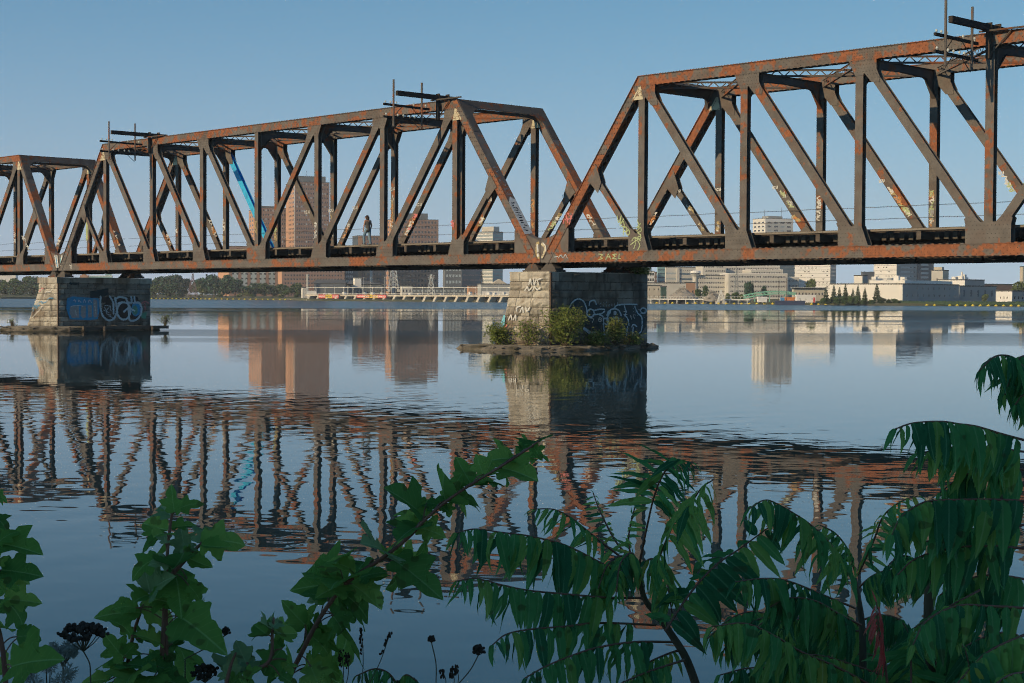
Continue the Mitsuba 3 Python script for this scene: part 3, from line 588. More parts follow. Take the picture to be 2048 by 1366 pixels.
pier_paint(K2, F2, strokes([[sh2(1260+i*37 % 260, 480+(i*53) % 60), sh2(1263+i*37 % 260, 483+(i*53) % 60)] for i in range(22)]+[[sh2(1740+i*29 % 170, 560+(i*47) % 120), sh2(1743+i*29 % 170, 563+(i*47) % 120)] for i in range(16)], .035, False), 'paint_pale', .016)
end_paint(K2, -1.60, 1.36, 3.94, .75, [[(1.6, 3.3), (1.7, 3.6), (1.8, 3.3)], [(1.95, 3.6), (2.0, 3.3), (2.15, 3.6)], [(2.3, 3.3), (2.25, 3.55), (2.5, 3.6)], [(1.3, 3.0), (1.5, 3.2), (1.6, 3.0), (1.8, 3.15)], [(1.9, 3.0), (2.0, 3.2), (2.2, 3.05), (2.45, 3.15)], [(1.0, 1.95), (.95, 2.15), (1.2, 2.2)], [(1.25, 1.9), (1.35, 2.15), (1.5, 1.9)], [(1.6, 2.15), (1.75, 1.95), (1.9, 2.15)], [(.5, 1.5), (.6, 1.75), (.75, 1.5)], [(.85, 1.5), (.95, 1.75), (1.05, 1.5)]], .07, 'paint_white')
end_paint(K2, -1.60, 1.36, 3.94, .75, [[(.02, 1.3), (.12, 1.7), (.2, 1.3), (.1, 1.1)]], .1, 'paint_cyan')
end_paint(K2, -1.60, 1.36, 3.94, .75, [[(.3, 1.1), (.42, 1.2)]], .12, 'paint_pink')
# ---------------------------------------------------------------- shrubs on the ledges
def leafcol(key, lo, hi, thin=True, tr=.45):
    c = mikit.proc(lambda p, n, uv: mix(lo, hi, fbm(p.x*3.1, p.y*3.1, p.z*3.1, 2)*.7+.3*cell_rand(p.x*7, p.y*7, p.z*7)))
    scene[key] = {'type': 'principledthin', 'base_color': c, 'roughness': .55, 'diff_trans': tr, 'eta': 1.4} if thin else {'type': 'twosided', 'bsdf': {'type': 'principled', 'base_color': c, 'roughness': .7, 'specular': .2}}
    return key
leafcol('shrub_leaf', (.13, .19, .05), (.33, .38, .12), tr=.9)
mat('twig', (.10, .08, .065), .9)
def shrub(label, base, h, r, n, seed, bare=.3, name='riverside_shrub'):
    R = random.Random(seed); key = thing(name, label, 'shrub'); b = np.asarray(base, float); tw = MB(); tips = []
    for i in range(int(9+h*5)):
        a = R.uniform(0, 6.28); sp = R.uniform(.1, 1.0); hh = h*R.uniform(.55, 1.0)*(1-.25*sp)
        p = [b + np.array([math.cos(a)*.12*R.random(), math.sin(a)*.12*R.random(), -.05])]; q = b+np.array([math.cos(a)*r*sp, math.sin(a)*r*sp, hh]); mid = (p[0]*.55+q*.45)+np.array([0, 0, hh*.12])+np.array([R.gauss(0, .08) for _ in range(3)])
        path = smooth_line([p[0], mid, q], 4); tw.tube(path, np.linspace(.022, .005, len(path)), 5)
        for s in np.linspace(.35, 1, 7):
            c = path[int(s*(len(path)-1))]; tips.append((c, .35+.65*s))
            for _ in range(2):
                e = c+np.array([R.gauss(0, .2*r+.08), R.gauss(0, .2*r+.08), R.uniform(0, .22*h)]); tw.tube([c, (c+e)/2+np.array([0, 0, .03]), e], [.007, .005, .003], 3); tips.append((e, 1.))
    obj('stems', tw, 'twig', key)
    rg = np.random.default_rng(seed); C = np.array([t[0] for t in tips]); wgt = np.array([t[1] for t in tips]); wgt = wgt**2/np.sum(wgt**2)
    I = rg.choice(len(C), n, p=wgt); P = C[I]+rg.normal(0, .085+.03*r, (n, 3)); P[:, 2] = np.maximum(P[:, 2], b[2]+.04)
    s = rg.uniform(.036, .068, n)[:, None]; d = rg.normal(size=(n, 3)); d[:, 2] *= .5; d /= np.linalg.norm(d, axis=1, keepdims=True); e = np.cross(d, rg.normal(size=(n, 3))); e /= np.linalg.norm(e, axis=1, keepdims=True)
    V = np.stack([P-d*s*1.3, P-e*s*.6, P+d*s*1.3, P+e*s*.6], 1).reshape(-1, 3); k = np.arange(n)[:, None]*4
    obj('foliage', (V, np.vstack([k+[0, 1, 2], k+[0, 2, 3]])), 'shrub_leaf', key, kind='stuff'); return key
def onl(t, o, z=.2): M = frame(False); return (M@np.array([t, o, z, 1]))[:3]
shrub('tall leafy shrub in front of the corner of the big stone pier', onl(2.2, -.25), 2.1, .95, 3600, 1)
shrub('round green bush at the left foot of the big stone pier', onl(-1.2, -1.65), 1.15, .5, 1500, 2)
shrub('bush with a lit yellow-green top against the dark graffiti of the big pier', onl(2.3, 3.3), 1.45, .45, 1100, 3)
shrub('low sprawling bush between the two taller shrubs at the big pier', onl(2.4, 1.9), .7, .8, 1200, 4)
shrub('thin twiggy shrub against the sunlit end of the big pier', onl(1.0, -1.65), 1.4, .9, 600, 5)
shrub('low sparse bush at the far end of the big pier ledge', onl(2.2, 4.7), .55, .6, 500, 6)
shrub('wispy weeds on the right end of the left pier footing', onl(-48.6, 7.5, .3), .9, .3, 160, 7, name='riverside_weed')
shrub('small dry weed on the left tip of the left pier footing', onl(-53.6, -2.4, .3), .55, .15, 60, 8, name='riverside_weed')
shrub('creeper hanging over the back corner on top of the big pier', onl(1.2, 6.3, 3.9), .55, .75, 1500, 9, name='pier_creeper')
# ---------------------------------------------------------------- the far shore
def facade(key, lo, hi, rough=.85, sc=.12):
    return mat(key, mikit.proc(lambda p, n, uv: mix(lo, hi, fbm(p.x*sc, p.y*sc, p.z*sc*1.6, 3))), rough)
facade('brick', (.23, .145, .12), (.31, .20, .165)); facade('brick_dark', (.17, .105, .09), (.22, .135, .11)); facade('brick_orange', (.38, .215, .14), (.45, .27, .18))  # the orange brick also skins sunlit sides, sunlight put into its colour
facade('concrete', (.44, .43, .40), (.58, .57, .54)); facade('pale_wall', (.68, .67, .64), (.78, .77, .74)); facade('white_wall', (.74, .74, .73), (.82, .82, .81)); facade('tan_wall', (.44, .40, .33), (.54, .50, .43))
facade('grey_wall', (.26, .28, .29), (.34, .36, .37)); facade('dark_roof', (.06, .065, .07), (.11, .115, .12)); facade('slate_panel', (.10, .12, .14), (.15, .17, .195)); facade('gravel', (.22, .205, .185), (.38, .36, .33), sc=.8)  # the grey also covers shaded fronts of white buildings, shade put into colour
facade('white_steel', (.60, .61, .60), (.74, .74, .72)); facade('purple_steel', (.21, .15, .14), (.30, .21, .19)); facade('green_steel', (.16, .42, .32), (.24, .52, .41)); facade('navy', (.03, .045, .10), (.05, .07, .14)); facade('red_paint', (.50, .05, .05), (.62, .08, .07))
facade('yellow_paint', (.68, .50, .04), (.78, .60, .08)); facade('orange_paint', (.62, .20, .05), (.70, .27, .09)); facade('sky_blue_paint', (.06, .22, .45), (.09, .28, .5)); facade('shadow_gap', (.02, .022, .025), (.04, .042, .045)); facade('hut_green', (.03, .07, .06), (.05, .10, .085))  # near black: shade of open bays put into the colour; also tyres, doors
facade('hedge_green', (.025, .055, .03), (.05, .085, .045), sc=1.2)
for k_, c_, r_ in (('window_dark', (.055, .062, .075), .12), ('window_pale', (.34, .40, .43), .15), ('window_blue', (.06, .105, .15), .10), ('glass_teal', (.20, .36, .38), .14)): mat(k_, c_, r_, .6)
class Bld:
    """a building on the far shore: near corner on sight line uc, Y metres out, turned by phi; right and left faces reach sight lines u1 and u0"""
    def __init__(s, name, label, cat, u0, uc, u1, vtop, Y, phi, wall, z0=1.5, left=None, group=None, roof=None):
        C = at(uc, vtop, Y); s.C, s.z1, s.z0 = C[:2], C[2], z0; f = math.radians(phi); s.ux, s.uy = np.array([math.cos(f), math.sin(f)]), np.array([-math.sin(f), math.cos(f)])
        def reach(u, d):
            r = ray(u, vtop); k = r[0]/r[1]; return (k*s.C[1]-s.C[0])/(d[0]-k*d[1])
        s.a = reach(u1, s.ux); s.b = reach(u0, s.uy) if u0 < uc-.3 else max(12., s.a*.5); s.key = thing(name, label, cat, group); s.wall = wall
        s.part('wall', s.blk(0, s.a, 0, s.b, z0, s.z1), wall)
        if left: s.part('side_wall', s.blk(-.08, -.005, 0, s.b, z0, s.z1-.02), left)  # skin on the left face; on most buildings sunlight is painted into it
        s.part('roof', s.blk(-.15, s.a+.15, -.15, s.b+.15, s.z1+.002, s.z1+.5), roof or 'dark_roof')
    def P(s, x, y, z): return np.array([*(s.C+s.ux*x+s.uy*y), z])
    def blk(s, x0, x1, y0, y1, z0, z1, mb=None):
        mb = mb or MB(); return mb.hexa([s.P(x0, y0, z0), s.P(x1, y0, z0), s.P(x1, y1, z0), s.P(x0, y1, z0), s.P(x0, y0, z1), s.P(x1, y0, z1), s.P(x1, y1, z1), s.P(x0, y1, z1)])
    def part(s, name, mb, m, kind=None, label=None): return obj(name, mb, m, s.key, kind=kind, label=label)
    def upx(s, u, vtop=None):
        """how far along the right face the sight line u meets it"""
        r = ray(u, 560); k = r[0]/r[1]; return (k*s.C[1]-s.C[0])/(s.ux[0]-k*s.ux[1])
    def cap(s, u0, u1, v, m='dark_roof', y0=.2, y1=.8, name='plant_room'):
        x0, x1 = s.upx(u0), s.upx(u1); z = at(u0, v, s.C[1]+x0*s.ux[1])[2]; s.part(name, s.blk(x0, x1, s.b*y0, s.b*y1, s.z1+.52, z), m)
    def windows(s, face, cols, rows, ww, wh, m='window_dark', lo=0., hi=1., x0=.03, x1=.97, name='window', seed=1, skip=0., proud=.05, alt=None):
        L = s.a if face == 'r' else s.b; R = random.Random(seed); mb, m2 = MB(), MB(); H = s.z1-s.z0
        for j in range(rows):
            zc = s.z0+H*(lo+(hi-lo)*(j+.5)/rows); h = H*(hi-lo)/rows*wh/2
            for i in range(cols):
                if R.random() < skip: continue
                xc = L*(x0+(x1-x0)*(i+.5)/cols); w = L*(x1-x0)/cols*ww/2; t = m2 if alt and R.random() < .22 else mb
                if face == 'r': s.blk(xc-w, xc+w, -proud, .05, zc-h, zc+h, t)
                else: s.blk(-proud-.08, .05, xc-w, xc+w, zc-h, zc+h, t)
        if mb.n: s.part(name, mb, m, kind='stuff' if len(mb.v) > 1 else None)
        if m2.n: s.part(name, m2, alt, kind='stuff' if len(m2.v) > 1 else None)
B = Bld
# brick office blocks
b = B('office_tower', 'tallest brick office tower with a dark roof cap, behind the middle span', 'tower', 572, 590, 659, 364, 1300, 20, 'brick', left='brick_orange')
b.windows('r', 14, 26, .5, .42, alt='window_pale', seed=2); b.windows('l', 4, 26, .45, .42, seed=3, x0=.05, x1=.7); b.cap(597, 655, 350.5, 'slate_panel')
b.part('glass_strip', b.blk(-.22, -.09, .6, 2.6, b.z0, b.z1-3), 'window_pale'); b.part('mast', MB().tube([b.P(12, 12, b.z1), b.P(12, 12, b.z1+10)], .12, 5), 'dark_steel')
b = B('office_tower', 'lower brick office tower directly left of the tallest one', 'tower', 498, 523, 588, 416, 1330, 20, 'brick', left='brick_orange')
b.windows('r', 13, 20, .5, .42, alt='window_pale', seed=4); b.windows('l', 5, 20, .45, .42, seed=5); b.cap(526, 560, 410.5, 'slate_panel')
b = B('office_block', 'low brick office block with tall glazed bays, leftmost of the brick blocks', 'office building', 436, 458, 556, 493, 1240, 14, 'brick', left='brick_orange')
b.windows('r', 5, 1, .62, .62, 'window_pale', lo=.02, hi=.70, seed=6); b.windows('r', 10, 7, .5, .35, lo=.02, hi=.70, seed=6, proud=.12); b.windows('r', 12, 3, .5, .4, lo=.72, hi=.98)
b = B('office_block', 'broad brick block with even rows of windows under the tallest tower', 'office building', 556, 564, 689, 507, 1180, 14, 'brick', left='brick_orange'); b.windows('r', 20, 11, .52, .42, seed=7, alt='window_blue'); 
b = B('glass_annex', 'narrow dark blue glass block between two brick blocks', 'office building', 686, 690, 717, 512, 1215, 14, 'slate_panel'); b.windows('r', 4, 9, .7, .5, 'window_pale', seed=8, x0=.05, x1=.6)
b = B('office_block', 'small brick block with a dark glass side and an orange edge', 'office building', 705, 716, 772, 472, 1230, 18, 'brick', left='window_blue'); b.windows('r', 7, 12, .5, .42, seed=9, x0=.18, alt='window_blue')
b.part('orange_pier', b.blk(.0, b.a*.14, -.12, -.002, b.z0, b.z1-.01), 'brick_orange'); b.part('glass_strip', b.blk(b.a*.42, b.a*.52, -.14, -.06, b.z0, b.z1-6), 'window_pale')
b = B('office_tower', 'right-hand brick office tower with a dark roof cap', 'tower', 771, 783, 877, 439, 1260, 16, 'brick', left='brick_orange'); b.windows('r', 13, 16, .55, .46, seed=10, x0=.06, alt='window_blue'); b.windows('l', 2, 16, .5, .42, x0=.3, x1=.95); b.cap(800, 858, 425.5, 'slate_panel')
b.part('glass_strip', b.blk(.3, b.a*.065, -.14, -.06, b.z0, b.z1-4), 'window_pale')
b = B('modern_block', 'blue-grey office block with white square windows right of the brick towers', 'office building', 886, 890, 924, 508, 1220, 12, 'slate_panel'); b.windows('r', 5, 7, .6, .42, 'window_pale', seed=11)
b = B('modern_block', 'plain dark glass block beside the blue-grey office block', 'office building', 921, 924, 962, 505, 1240, 12, 'window_blue'); b.windows('r', 3, 9, .92, .18, 'slate_panel', seed=12)
b = B('glass_tower', 'pale green glass tower left of the gap between two spans', 'tower', 938, 986, 1006, 464, 1290, 48, 'glass_teal', left='window_pale'); b.cap(987, 998, 453, 'concrete', 0., .5); b.windows('l', 1, 19, .98, .35, 'white_wall', x0=0, x1=1, name='floor_band'); b.windows('r', 1, 19, .96, .3, 'grey_wall', x0=0, x1=1, name='floor_band')
# sheds by the dam
b = B('long_shed', 'long dark-roofed shed behind the left half of the dam', 'shed', 628, 632, 690, 570, 1010, 6, 'slate_panel', roof='dark_roof'); b.part('pitched_roof', MB().hexa([b.P(-1, -1, b.z1+.6), b.P(b.a+1, -1, b.z1+.6), b.P(b.a+1, b.b, b.z1+.6), b.P(-1, b.b, b.z1+.6), b.P(1, b.b*.45, b.z1+3), b.P(b.a-1, b.b*.45, b.z1+3), b.P(b.a-1, b.b*.55, b.z1+3), b.P(1, b.b*.55, b.z1+3)]), 'dark_roof'); b.windows('r', 3, 1, .35, .3, 'grey_wall', lo=.6, hi=1)
b = B('long_shed', 'dark-roofed shed with a sloping right end behind the dam', 'shed', 694, 697, 764, 570, 1000, 6, 'slate_panel'); b.part('pitched_roof', MB().hexa([b.P(-1, -1, b.z1+.6), b.P(b.a+1, -1, b.z1+.6), b.P(b.a+1, b.b, b.z1+.6), b.P(-1, b.b, b.z1+.6), b.P(1, b.b*.45, b.z1+3), b.P(b.a-6, b.b*.45, b.z1+3), b.P(b.a-6, b.b*.55, b.z1+3), b.P(1, b.b*.55, b.z1+3)]), 'dark_roof'); b.windows('r', 4, 1, .3, .3, 'grey_wall', lo=.6, hi=1)
b = B('white_hoist_house', 'white box-shaped hoist house rising above the shed roofs', 'hut', 706.5, 709.5, 722.5, 557, 960, 15, 'white_wall', z0=at(715, 574, 960)[2], roof='grey_wall')
key = b.key
for x_ in (.8, b.a-.8): b.part('leg', MB().tube([b.P(x_, 1, 1.5), b.P(x_, 1, b.z0)], .35, 6), 'grey_wall')
b = B('grey_hall', 'grey hall with a pale base at the right end of the dam', 'hall', 955, 962, 1030, 569, 870, 6, 'grey_wall'); b.part('base_wall', b.blk(.5, b.a, -.15, -.01, b.z0, b.z0+(b.z1-b.z0)*.52), 'pale_wall'); b.windows('r', 6, 1, .08, .4, 'tan_wall', lo=.02, hi=.5, proud=.25, name='door')
b.part('gable', MB().hexa([b.P(6, 3, b.z1+.5), b.P(14, 3, b.z1+.5), b.P(14, 8, b.z1+.5), b.P(6, 8, b.z1+.5), b.P(9.8, 3, b.z1+3), b.P(10.2, 3, b.z1+3), b.P(10.2, 8, b.z1+3), b.P(9.8, 8, b.z1+3)]), 'tan_wall')
b = B('brick_shed', 'low red brick shed left of the grey hall', 'shed', 934, 937, 962, 573, 900, 6, 'brick_orange'); b.windows('r', 3, 1, .5, .3, lo=.1, hi=.7)
b = B('low_building', 'long low dark building behind the dam under the right brick tower', 'building', 800, 806, 935, 577, 980, 4, 'slate_panel'); b.windows('r', 16, 1, .5, .3, 'window_pale', lo=.5, hi=1)
b = B('yard_hut', 'pale concrete hut behind the dam below the white pylon', 'hut', 800, 803, 824, 572.5, 930, 10, 'concrete'); b.windows('r', 3, 1, .4, .4, lo=.3, hi=.9)
b = B('white_cabin', 'white cabin with a dark door on the dam deck', 'hut', 752, 754, 775, 581.5, 872, 8, 'white_wall', z0=5.2); b.windows('r', 1, 1, .9, .9, 'grey_wall', x0=.7, x1=1.)
# dam
def dam():
    key = thing('river_dam', 'low dam with white railings and sloped piers across the far water', 'dam'); A, Z = onz(606, 601.2), onz(1034, 604.9); A, Z = A[:2], Z[:2]; d = (Z-A)/np.linalg.norm(Z-A); nrm_ = np.array([-d[1], d[0]]); L = np.linalg.norm(Z-A)
    P = lambda x, y, z: np.array([*(A+d*x+nrm_*y), z])
    def blk(x0, x1, y0, y1, z0, z1, mb): return mb.hexa([P(x0, y0, z0), P(x1, y0, z0), P(x1, y1, z0), P(x0, y1, z0), P(x0, y0, z1), P(x1, y0, z1), P(x1, y1, z1), P(x0, y1, z1)])
    obj('deck', blk(0, L, 1.5, 7, 2.35, 3.1, MB()), 'tan_wall', key); obj('gate_wall', blk(0, L, 4.5, 6.5, -.4, 2.34, MB()), 'shadow_gap', key)
    n = 21
    for i in range(n):
        x = L*(i+.5)/n; mb = MB().hexa([P(x-.7, -.5, -.4), P(x+.7, -.5, -.4), P(x+.7, 4.4, -.4), P(x-.7, 4.4, -.4), P(x-.7, 1.2, 2.34), P(x+.7, 1.2, 2.34), P(x+.7, 4.4, 2.34), P(x-.7, 4.4, 2.34)]); obj('pier', mb, 'tan_wall', key)
    for i in range(0, n):
        x = L*(i+.1)/n; mb = MB(); mb.tube([P(x, 2, 3.1), P(x, 2, 6.9)], .11, 5); obj('railing_post', mb, 'white_steel', key)
    for z, w in ((6.6, .24), (3.6, .16)): obj('railing', MB().bar(P(0, 2, z), P(L, 2, z), w, w), 'white_steel', key)
    R = random.Random(2)
    for i in range(26):
        x = R.uniform(4, L-4); w = R.uniform(.5, 1.8); h = R.uniform(.5, 1.5); obj('gate_hoist', blk(x, x+w, 3.2, 4.6, 3.1, 3.1+h, MB()), R.choice(['white_steel', 'grey_wall', 'tan_wall', 'white_steel']), key)
    for u in (648, 667, 741, 853, 905): 
        q = onz(u, 602.5); k = (q[:2]-A)@d; obj('lamp_pole', MB().tube([P(k, 3, 3.1), P(k, 3, 11.5)], .07, 4).tube([P(k-.5, 3, 11.5), P(k+.5, 3, 11.5)], .09, 4), 'white_steel', key)
    return key, P, A, d
DAM, DP, DA, DD = dam()
def dam_sign(label, u0, u1, pieces, v0=589.0, v1=595.6):
    """warning boards in front of the dam: red, yellow, red"""
    key = thing('warning_sign', label, 'sign', None); q0, q1 = onz(u0, 602), onz(u1, 602.4); x0, x1 = (q0[:2]-DA)@DD, (q1[:2]-DA)@DD; z1, z0 = at(u0, v0, q0[1])[2], at(u0, v1, q0[1])[2]; n = len(pieces)
    F = np.array([*DD, 0.]); o_ = np.array([0, 0, 1.])
    for i, (txt, bg, fg) in enumerate(pieces):
        a, b_ = x0+(x1-x0)*i/n, x0+(x1-x0)*(i+1)/n
        pn = obj('panel', MB().hexa([DP(a, .75, z0), DP(b_, .75, z0), DP(b_, .95, z0), DP(a, .95, z0), DP(a, .75, z1), DP(b_, .75, z1), DP(b_, .95, z1), DP(a, .95, z1)]), bg, key)
        m = meshkit.text_mesh(txt, 1.0, .03, bold=True); v = m.vertices; w = np.ptp(v[:, 0]); s_ = min((b_-a)*.86/w, (z1-z0)*.5); sx = (b_-a)*.86/w
        base = DP(a+(b_-a)*.07, .74, z0+(z1-z0)*.26); V = base+((v[:, :1]-v[:, 0].min())*sx)*F+(v[:, 1:2]*(z1-z0)*.48)*o_+v[:, 2:]*np.cross(F, o_); obj('lettering', (V, m.faces), fg, pn, kind='stuff')
dam_sign('red and yellow warning boards at the left end of the dam', 616, 641, [('DANGER', 'red_paint', 'white_wall'), ('KEEP OFF', 'yellow_paint', 'dark_roof'), ('DANGER', 'red_paint', 'white_wall')])
dam_sign('red and yellow warning boards, second from the left on the dam', 651, 692, [('DANGER DAM', 'red_paint', 'white_wall'), ('KEEP OFF', 'yellow_paint', 'dark_roof'), ('KEEP OUT', 'red_paint', 'white_wall')])
dam_sign('long red and yellow warning boards at the right end of the dam', 918, 998, [('DANGER EXTR\u00caME', 'red_paint', 'white_wall'), ('BARRAGE DANGER', 'yellow_paint', 'dark_roof'), ("S'\u00c9LOIGNER", 'red_paint', 'white_wall')], 590.6, 597.2)
b = B('gatehouse', 'white gatehouse with round hatches at the left tip of the dam', 'hut', 602.5, 605, 614, 576, 905, 10, 'concrete', z0=.5); b.windows('r', 2, 3, .4, .4, 'grey_wall')
b.part('annex', b.blk(b.a, b.a+5.2, 0, 4, b.z0, b.z0+(b.z1-b.z0)*.75), 'pale_wall')
key = thing('chimney_stack', 'thin pale chimney above the gatehouse at the left tip of the dam', 'chimney'); p = at(614.8, 575, 925); obj('shaft', MB().tube([p*[1, 1, 0], [p[0], p[1], at(614, 549, 925)[2]]], [.62, .5], 10), 'concrete', key); obj('rim', MB().tube([[p[0], p[1], at(614, 549.6, 925)[2]], [p[0], p[1], at(614, 548, 925)[2]]], .66, 10), 'tan_wall', key)
# pylons
def pylon(label, u, vtop, Y, w, m, th=.11, nl=7, arms=3, z0=.8):
    key = thing('transmission_tower', label, 'pylon'); c = at(u, vtop, Y); h = c[2]-z0; mb, br = MB(), MB()
    half = lambda s: w/2*(1-s)**1.0*(1-.12)+w*.06 if s < .72 else w*.06+w/2*.25*(1-s)
    cor = [(-1, -1), (1, -1), (1, 1), (-1, 1)]; Q = lambda i, s: np.array([c[0]+cor[i % 4][0]*half(s), c[1]+cor[i % 4][1]*half(s), z0+h*s]); ss = np.linspace(0, 1, nl+1)**.85
    for i in range(4):
        for a, b_ in zip(ss[:-1], ss[1:]): mb.bar(Q(i, a), Q(i, b_), th*1.6, th*1.6)
        for a, b_ in zip(ss[:-1], ss[1:]): br.bar(Q(i, a), Q(i+1, b_), th, th); br.bar(Q(i+1, a), Q(i, b_), th, th); br.bar(Q(i, b_), Q(i+1, b_), th, th)
    obj('legs', mb, m, key); obj('lattice', br, m, key, kind='stuff')
    for k in range(arms):
        z = z0+h*(.76+.09*k); obj('cross_arm', MB().bar((c[0]-w*.42, c[1], z), (c[0]+w*.42, c[1], z), th, th).bar((c[0]-w*.42, c[1], z), (c[0], c[1], z+h*.06), th, th).bar((c[0]+w*.42, c[1], z), (c[0], c[1], z+h*.06), th, th), m, key)
    for i in range(4): q = Q(i, 0); obj('footing', MB().box(q[0]-.7, q[0]+.7, q[1]-.7, q[1]+.7, z0-1.2, z0+.25), 'concrete', key)
pylon('rusty purple-brown lattice pylon among the trees on the left shore', 385.5, 547, 1010, 5.8, 'purple_steel', arms=0)
pylon('large white lattice pylon under the right brick tower', 787.5, 508, 935, 5.6, 'white_steel', nl=9, z0=6.)
pylon('small white lattice pylon on the yard behind the dam', 862.5, 548.5, 900, 4.4, 'white_steel', nl=6, z0=3.)
pylon('thin dark pylon in front of the green glass tower', 963.5, 543, 905, 2.6, 'dark_steel', nl=8, z0=4., th=.10)
pylon('tall thin grey lattice mast in front of the stepped concrete offices', 1473, 528, 690, 2.2, 'grey_wall', nl=11, arms=0, th=.10)
pylon('squat white lattice tower at the gravel heaps', 1442, 580, 655, 2.6, 'white_steel', nl=4, arms=0)
# right-hand town
b = B('white_block', 'small white office block beside the right edge of the big pier', 'office building', 1286, 1290, 1309, 543, 1150, 10, 'white_wall'); b.windows('r', 4, 5, .75, .5)
b = B('brick_flats', 'sliver of dark red brick flats beside the teal glass block', 'flats', 1307, 1308, 1318, 545, 1180, 10, 'brick_dark'); b.windows('r', 3, 6, .5, .4, 'window_pale')
b = B('glass_block', 'teal glass office block right of the big pier', 'office building', 1314, 1316, 1333, 528, 1160, 12, 'glass_teal'); b.windows('r', 1, 9, 1., .3, 'window_blue', x0=0, x1=1, name='floor_band')
b = B('concrete_block', 'concrete office block with deep window bays right of the teal glass block', 'office building', 1330, 1332, 1410, 535, 1120, 8, 'concrete'); b.windows('r', 1, 5, .92, .36, 'window_blue', x0=.3, x1=1., lo=.05, hi=.88, name='window_band'); b.windows('r', 12, 1, .35, .12, 'window_dark', lo=.82, hi=1., x0=.3); b.windows('r', 4, 5, .9, .3, 'window_pale', x0=0, x1=.26, lo=.05, hi=.9); b.windows('r', 1, 1, .6, 1., 'concrete', x0=.24, x1=.36, proud=1.2, name='stair_shaft')
def turret():
    key = thing('round_pavilion', 'white round pavilion on a stem in front of the concrete office block', 'pavilion'); c = at(1391, 560, 900); z = lambda v: at(1391, v, 900)[2]; t = lambda z0, z1, r0, r1: MB().tube([(c[0], c[1], z0), (c[0], c[1], z1)], [r0, r1], 14)
    obj('stem', t(1, z(552), .9, .9), 'concrete', key); obj('lower_ring', t(z(552), z(547.5), 1.6, 3.3), 'white_wall', key); obj('window_band', t(z(547.5), z(546), 2.6, 2.6), 'window_dark', key); obj('upper_ring', t(z(546), z(542), 2.9, 2.7), 'white_wall', key); obj('roof', t(z(542), z(541), 2.0, 1.2), 'pale_wall', key)
turret()
b = B('red_shed', 'small red brick shed above the left gravel heap', 'shed', 1369, 1371, 1391, 566, 800, 8, 'brick_orange'); b.windows('r', 2, 1, .3, .4, lo=.2, hi=.7)
b = B('long_wall', 'long pale yard wall between the big pier and the gravel heaps', 'wall', 1290, 1296, 1372, 566.5, 760, 4, 'concrete'); b.windows('r', 8, 1, .02, .95, 'tan_wall', name='wall_rib')
b = B('stone_house', 'plain tan stone building at the right edge of the big pier', 'building', 1290, 1293, 1323, 572, 690, 6, 'tan_wall'); b.windows('r', 3, 2, .16, .3, 'shadow_gap')
b = B('green_hut', 'dark green hut left of the gravel heap', 'hut', 1321, 1322.5, 1333, 574, 672, 8, 'hut_green'); b.windows('r', 1, 1, .3, .6, 'shadow_gap', lo=0, hi=.5, name='door')
def heap(label, u0, u1, vtop, Y, sk=0.):
    key = thing('gravel_heap', label, 'gravel heap'); p, q = at(u0, 596, Y), at(u1, 596, Y); h = at(u0, vtop, Y)[2]-1; c = (p+q)/2; r = (q[0]-p[0])/2; n = 26; V, F = [], []
    for j in range(9):
        s = j/8
        for i in range(n):
            a = i*2*math.pi/n; rr = r*(1-s)+.35; V.append([c[0]+rr*math.cos(a)+sk*r*s, c[1]+rr*.7*math.sin(a), 1+h*(s**.92)])
    V = np.array(V); V += (meshkit.fbm(V*.55, 4)-.5)[:, None]*np.array([2.2, 1.2, 1.6]); F = [[j*n+i, j*n+(i+1) % n, (j+1)*n+(i+1) % n, (j+1)*n+i] for j in range(8) for i in range(n)]
    obj('heap', MB().add(V, F), 'gravel', key); st = MB(); R = random.Random(int(u0))
    for i in range(160): k = R.randrange(len(V)); m = trimesh.creation.icosphere(0, R.uniform(.12, .4)); st.add(m.vertices*[1.2, 1, .7]+V[k]+[R.gauss(0, .5), -.2, R.gauss(0, .3)], m.faces)
    obj('stones', st, 'gravel', key, kind='stuff')
heap('large grey gravel heap at the water behind the right end of the big pier', 1333, 1402, 576.5, 668, -.15); heap('smaller pointed gravel heap right of the large one', 1405, 1444, 583, 660)
b = B('terraced_office', 'long stepped concrete office building with window bands', 'office building', 1385, 1390, 1459, 552, 900, 3, 'concrete'); k0 = b.key
b.windows('r', 18, 5, .6, .34, lo=.05)
for u0, uc, u1, v, Y, n_, r_ in ((1455, 1457, 1575, 547.5, 890, 34, 5), (1573, 1574, 1598, 555, 905, 8, 4), (1404, 1406, 1452, 528, 960, 12, 8), (1448, 1450, 1560, 532, 985, 30, 7), (1500, 1502, 1566, 540, 950, 18, 6)):
    C2 = B.__new__(B); lab = None; c_ = at(uc, v, Y); C2.C, C2.z1, C2.z0, C2.key = c_[:2], c_[2], 1.5, k0; f_ = math.radians(3); C2.ux, C2.uy = np.array([math.cos(f_), math.sin(f_)]), np.array([-math.sin(f_), math.cos(f_)])
    r = ray(u1, v); kk = r[0]/r[1]; C2.a = (kk*c_[1]-c_[0])/(C2.ux[0]-kk*C2.ux[1]); C2.b = 26
    C2.part('block', C2.blk(0, C2.a, 0, C2.b, 1.5, C2.z1), 'concrete'); C2.part('roof', C2.blk(-.1, C2.a+.1, -.1, C2.b, C2.z1, C2.z1+.4), 'pale_wall'); C2.windows('r', n_, r_, .62, .36, lo=.04, hi=.98, skip=.04, seed=n_)
b = B('blue_glass_block', 'dark blue glass office block behind the stepped concrete offices', 'office building', 1536, 1540, 1608, 515, 1080, 10, 'window_blue'); b.windows('r', 1, 11, 1., .12, 'slate_panel', x0=0, x1=1, name='floor_band')
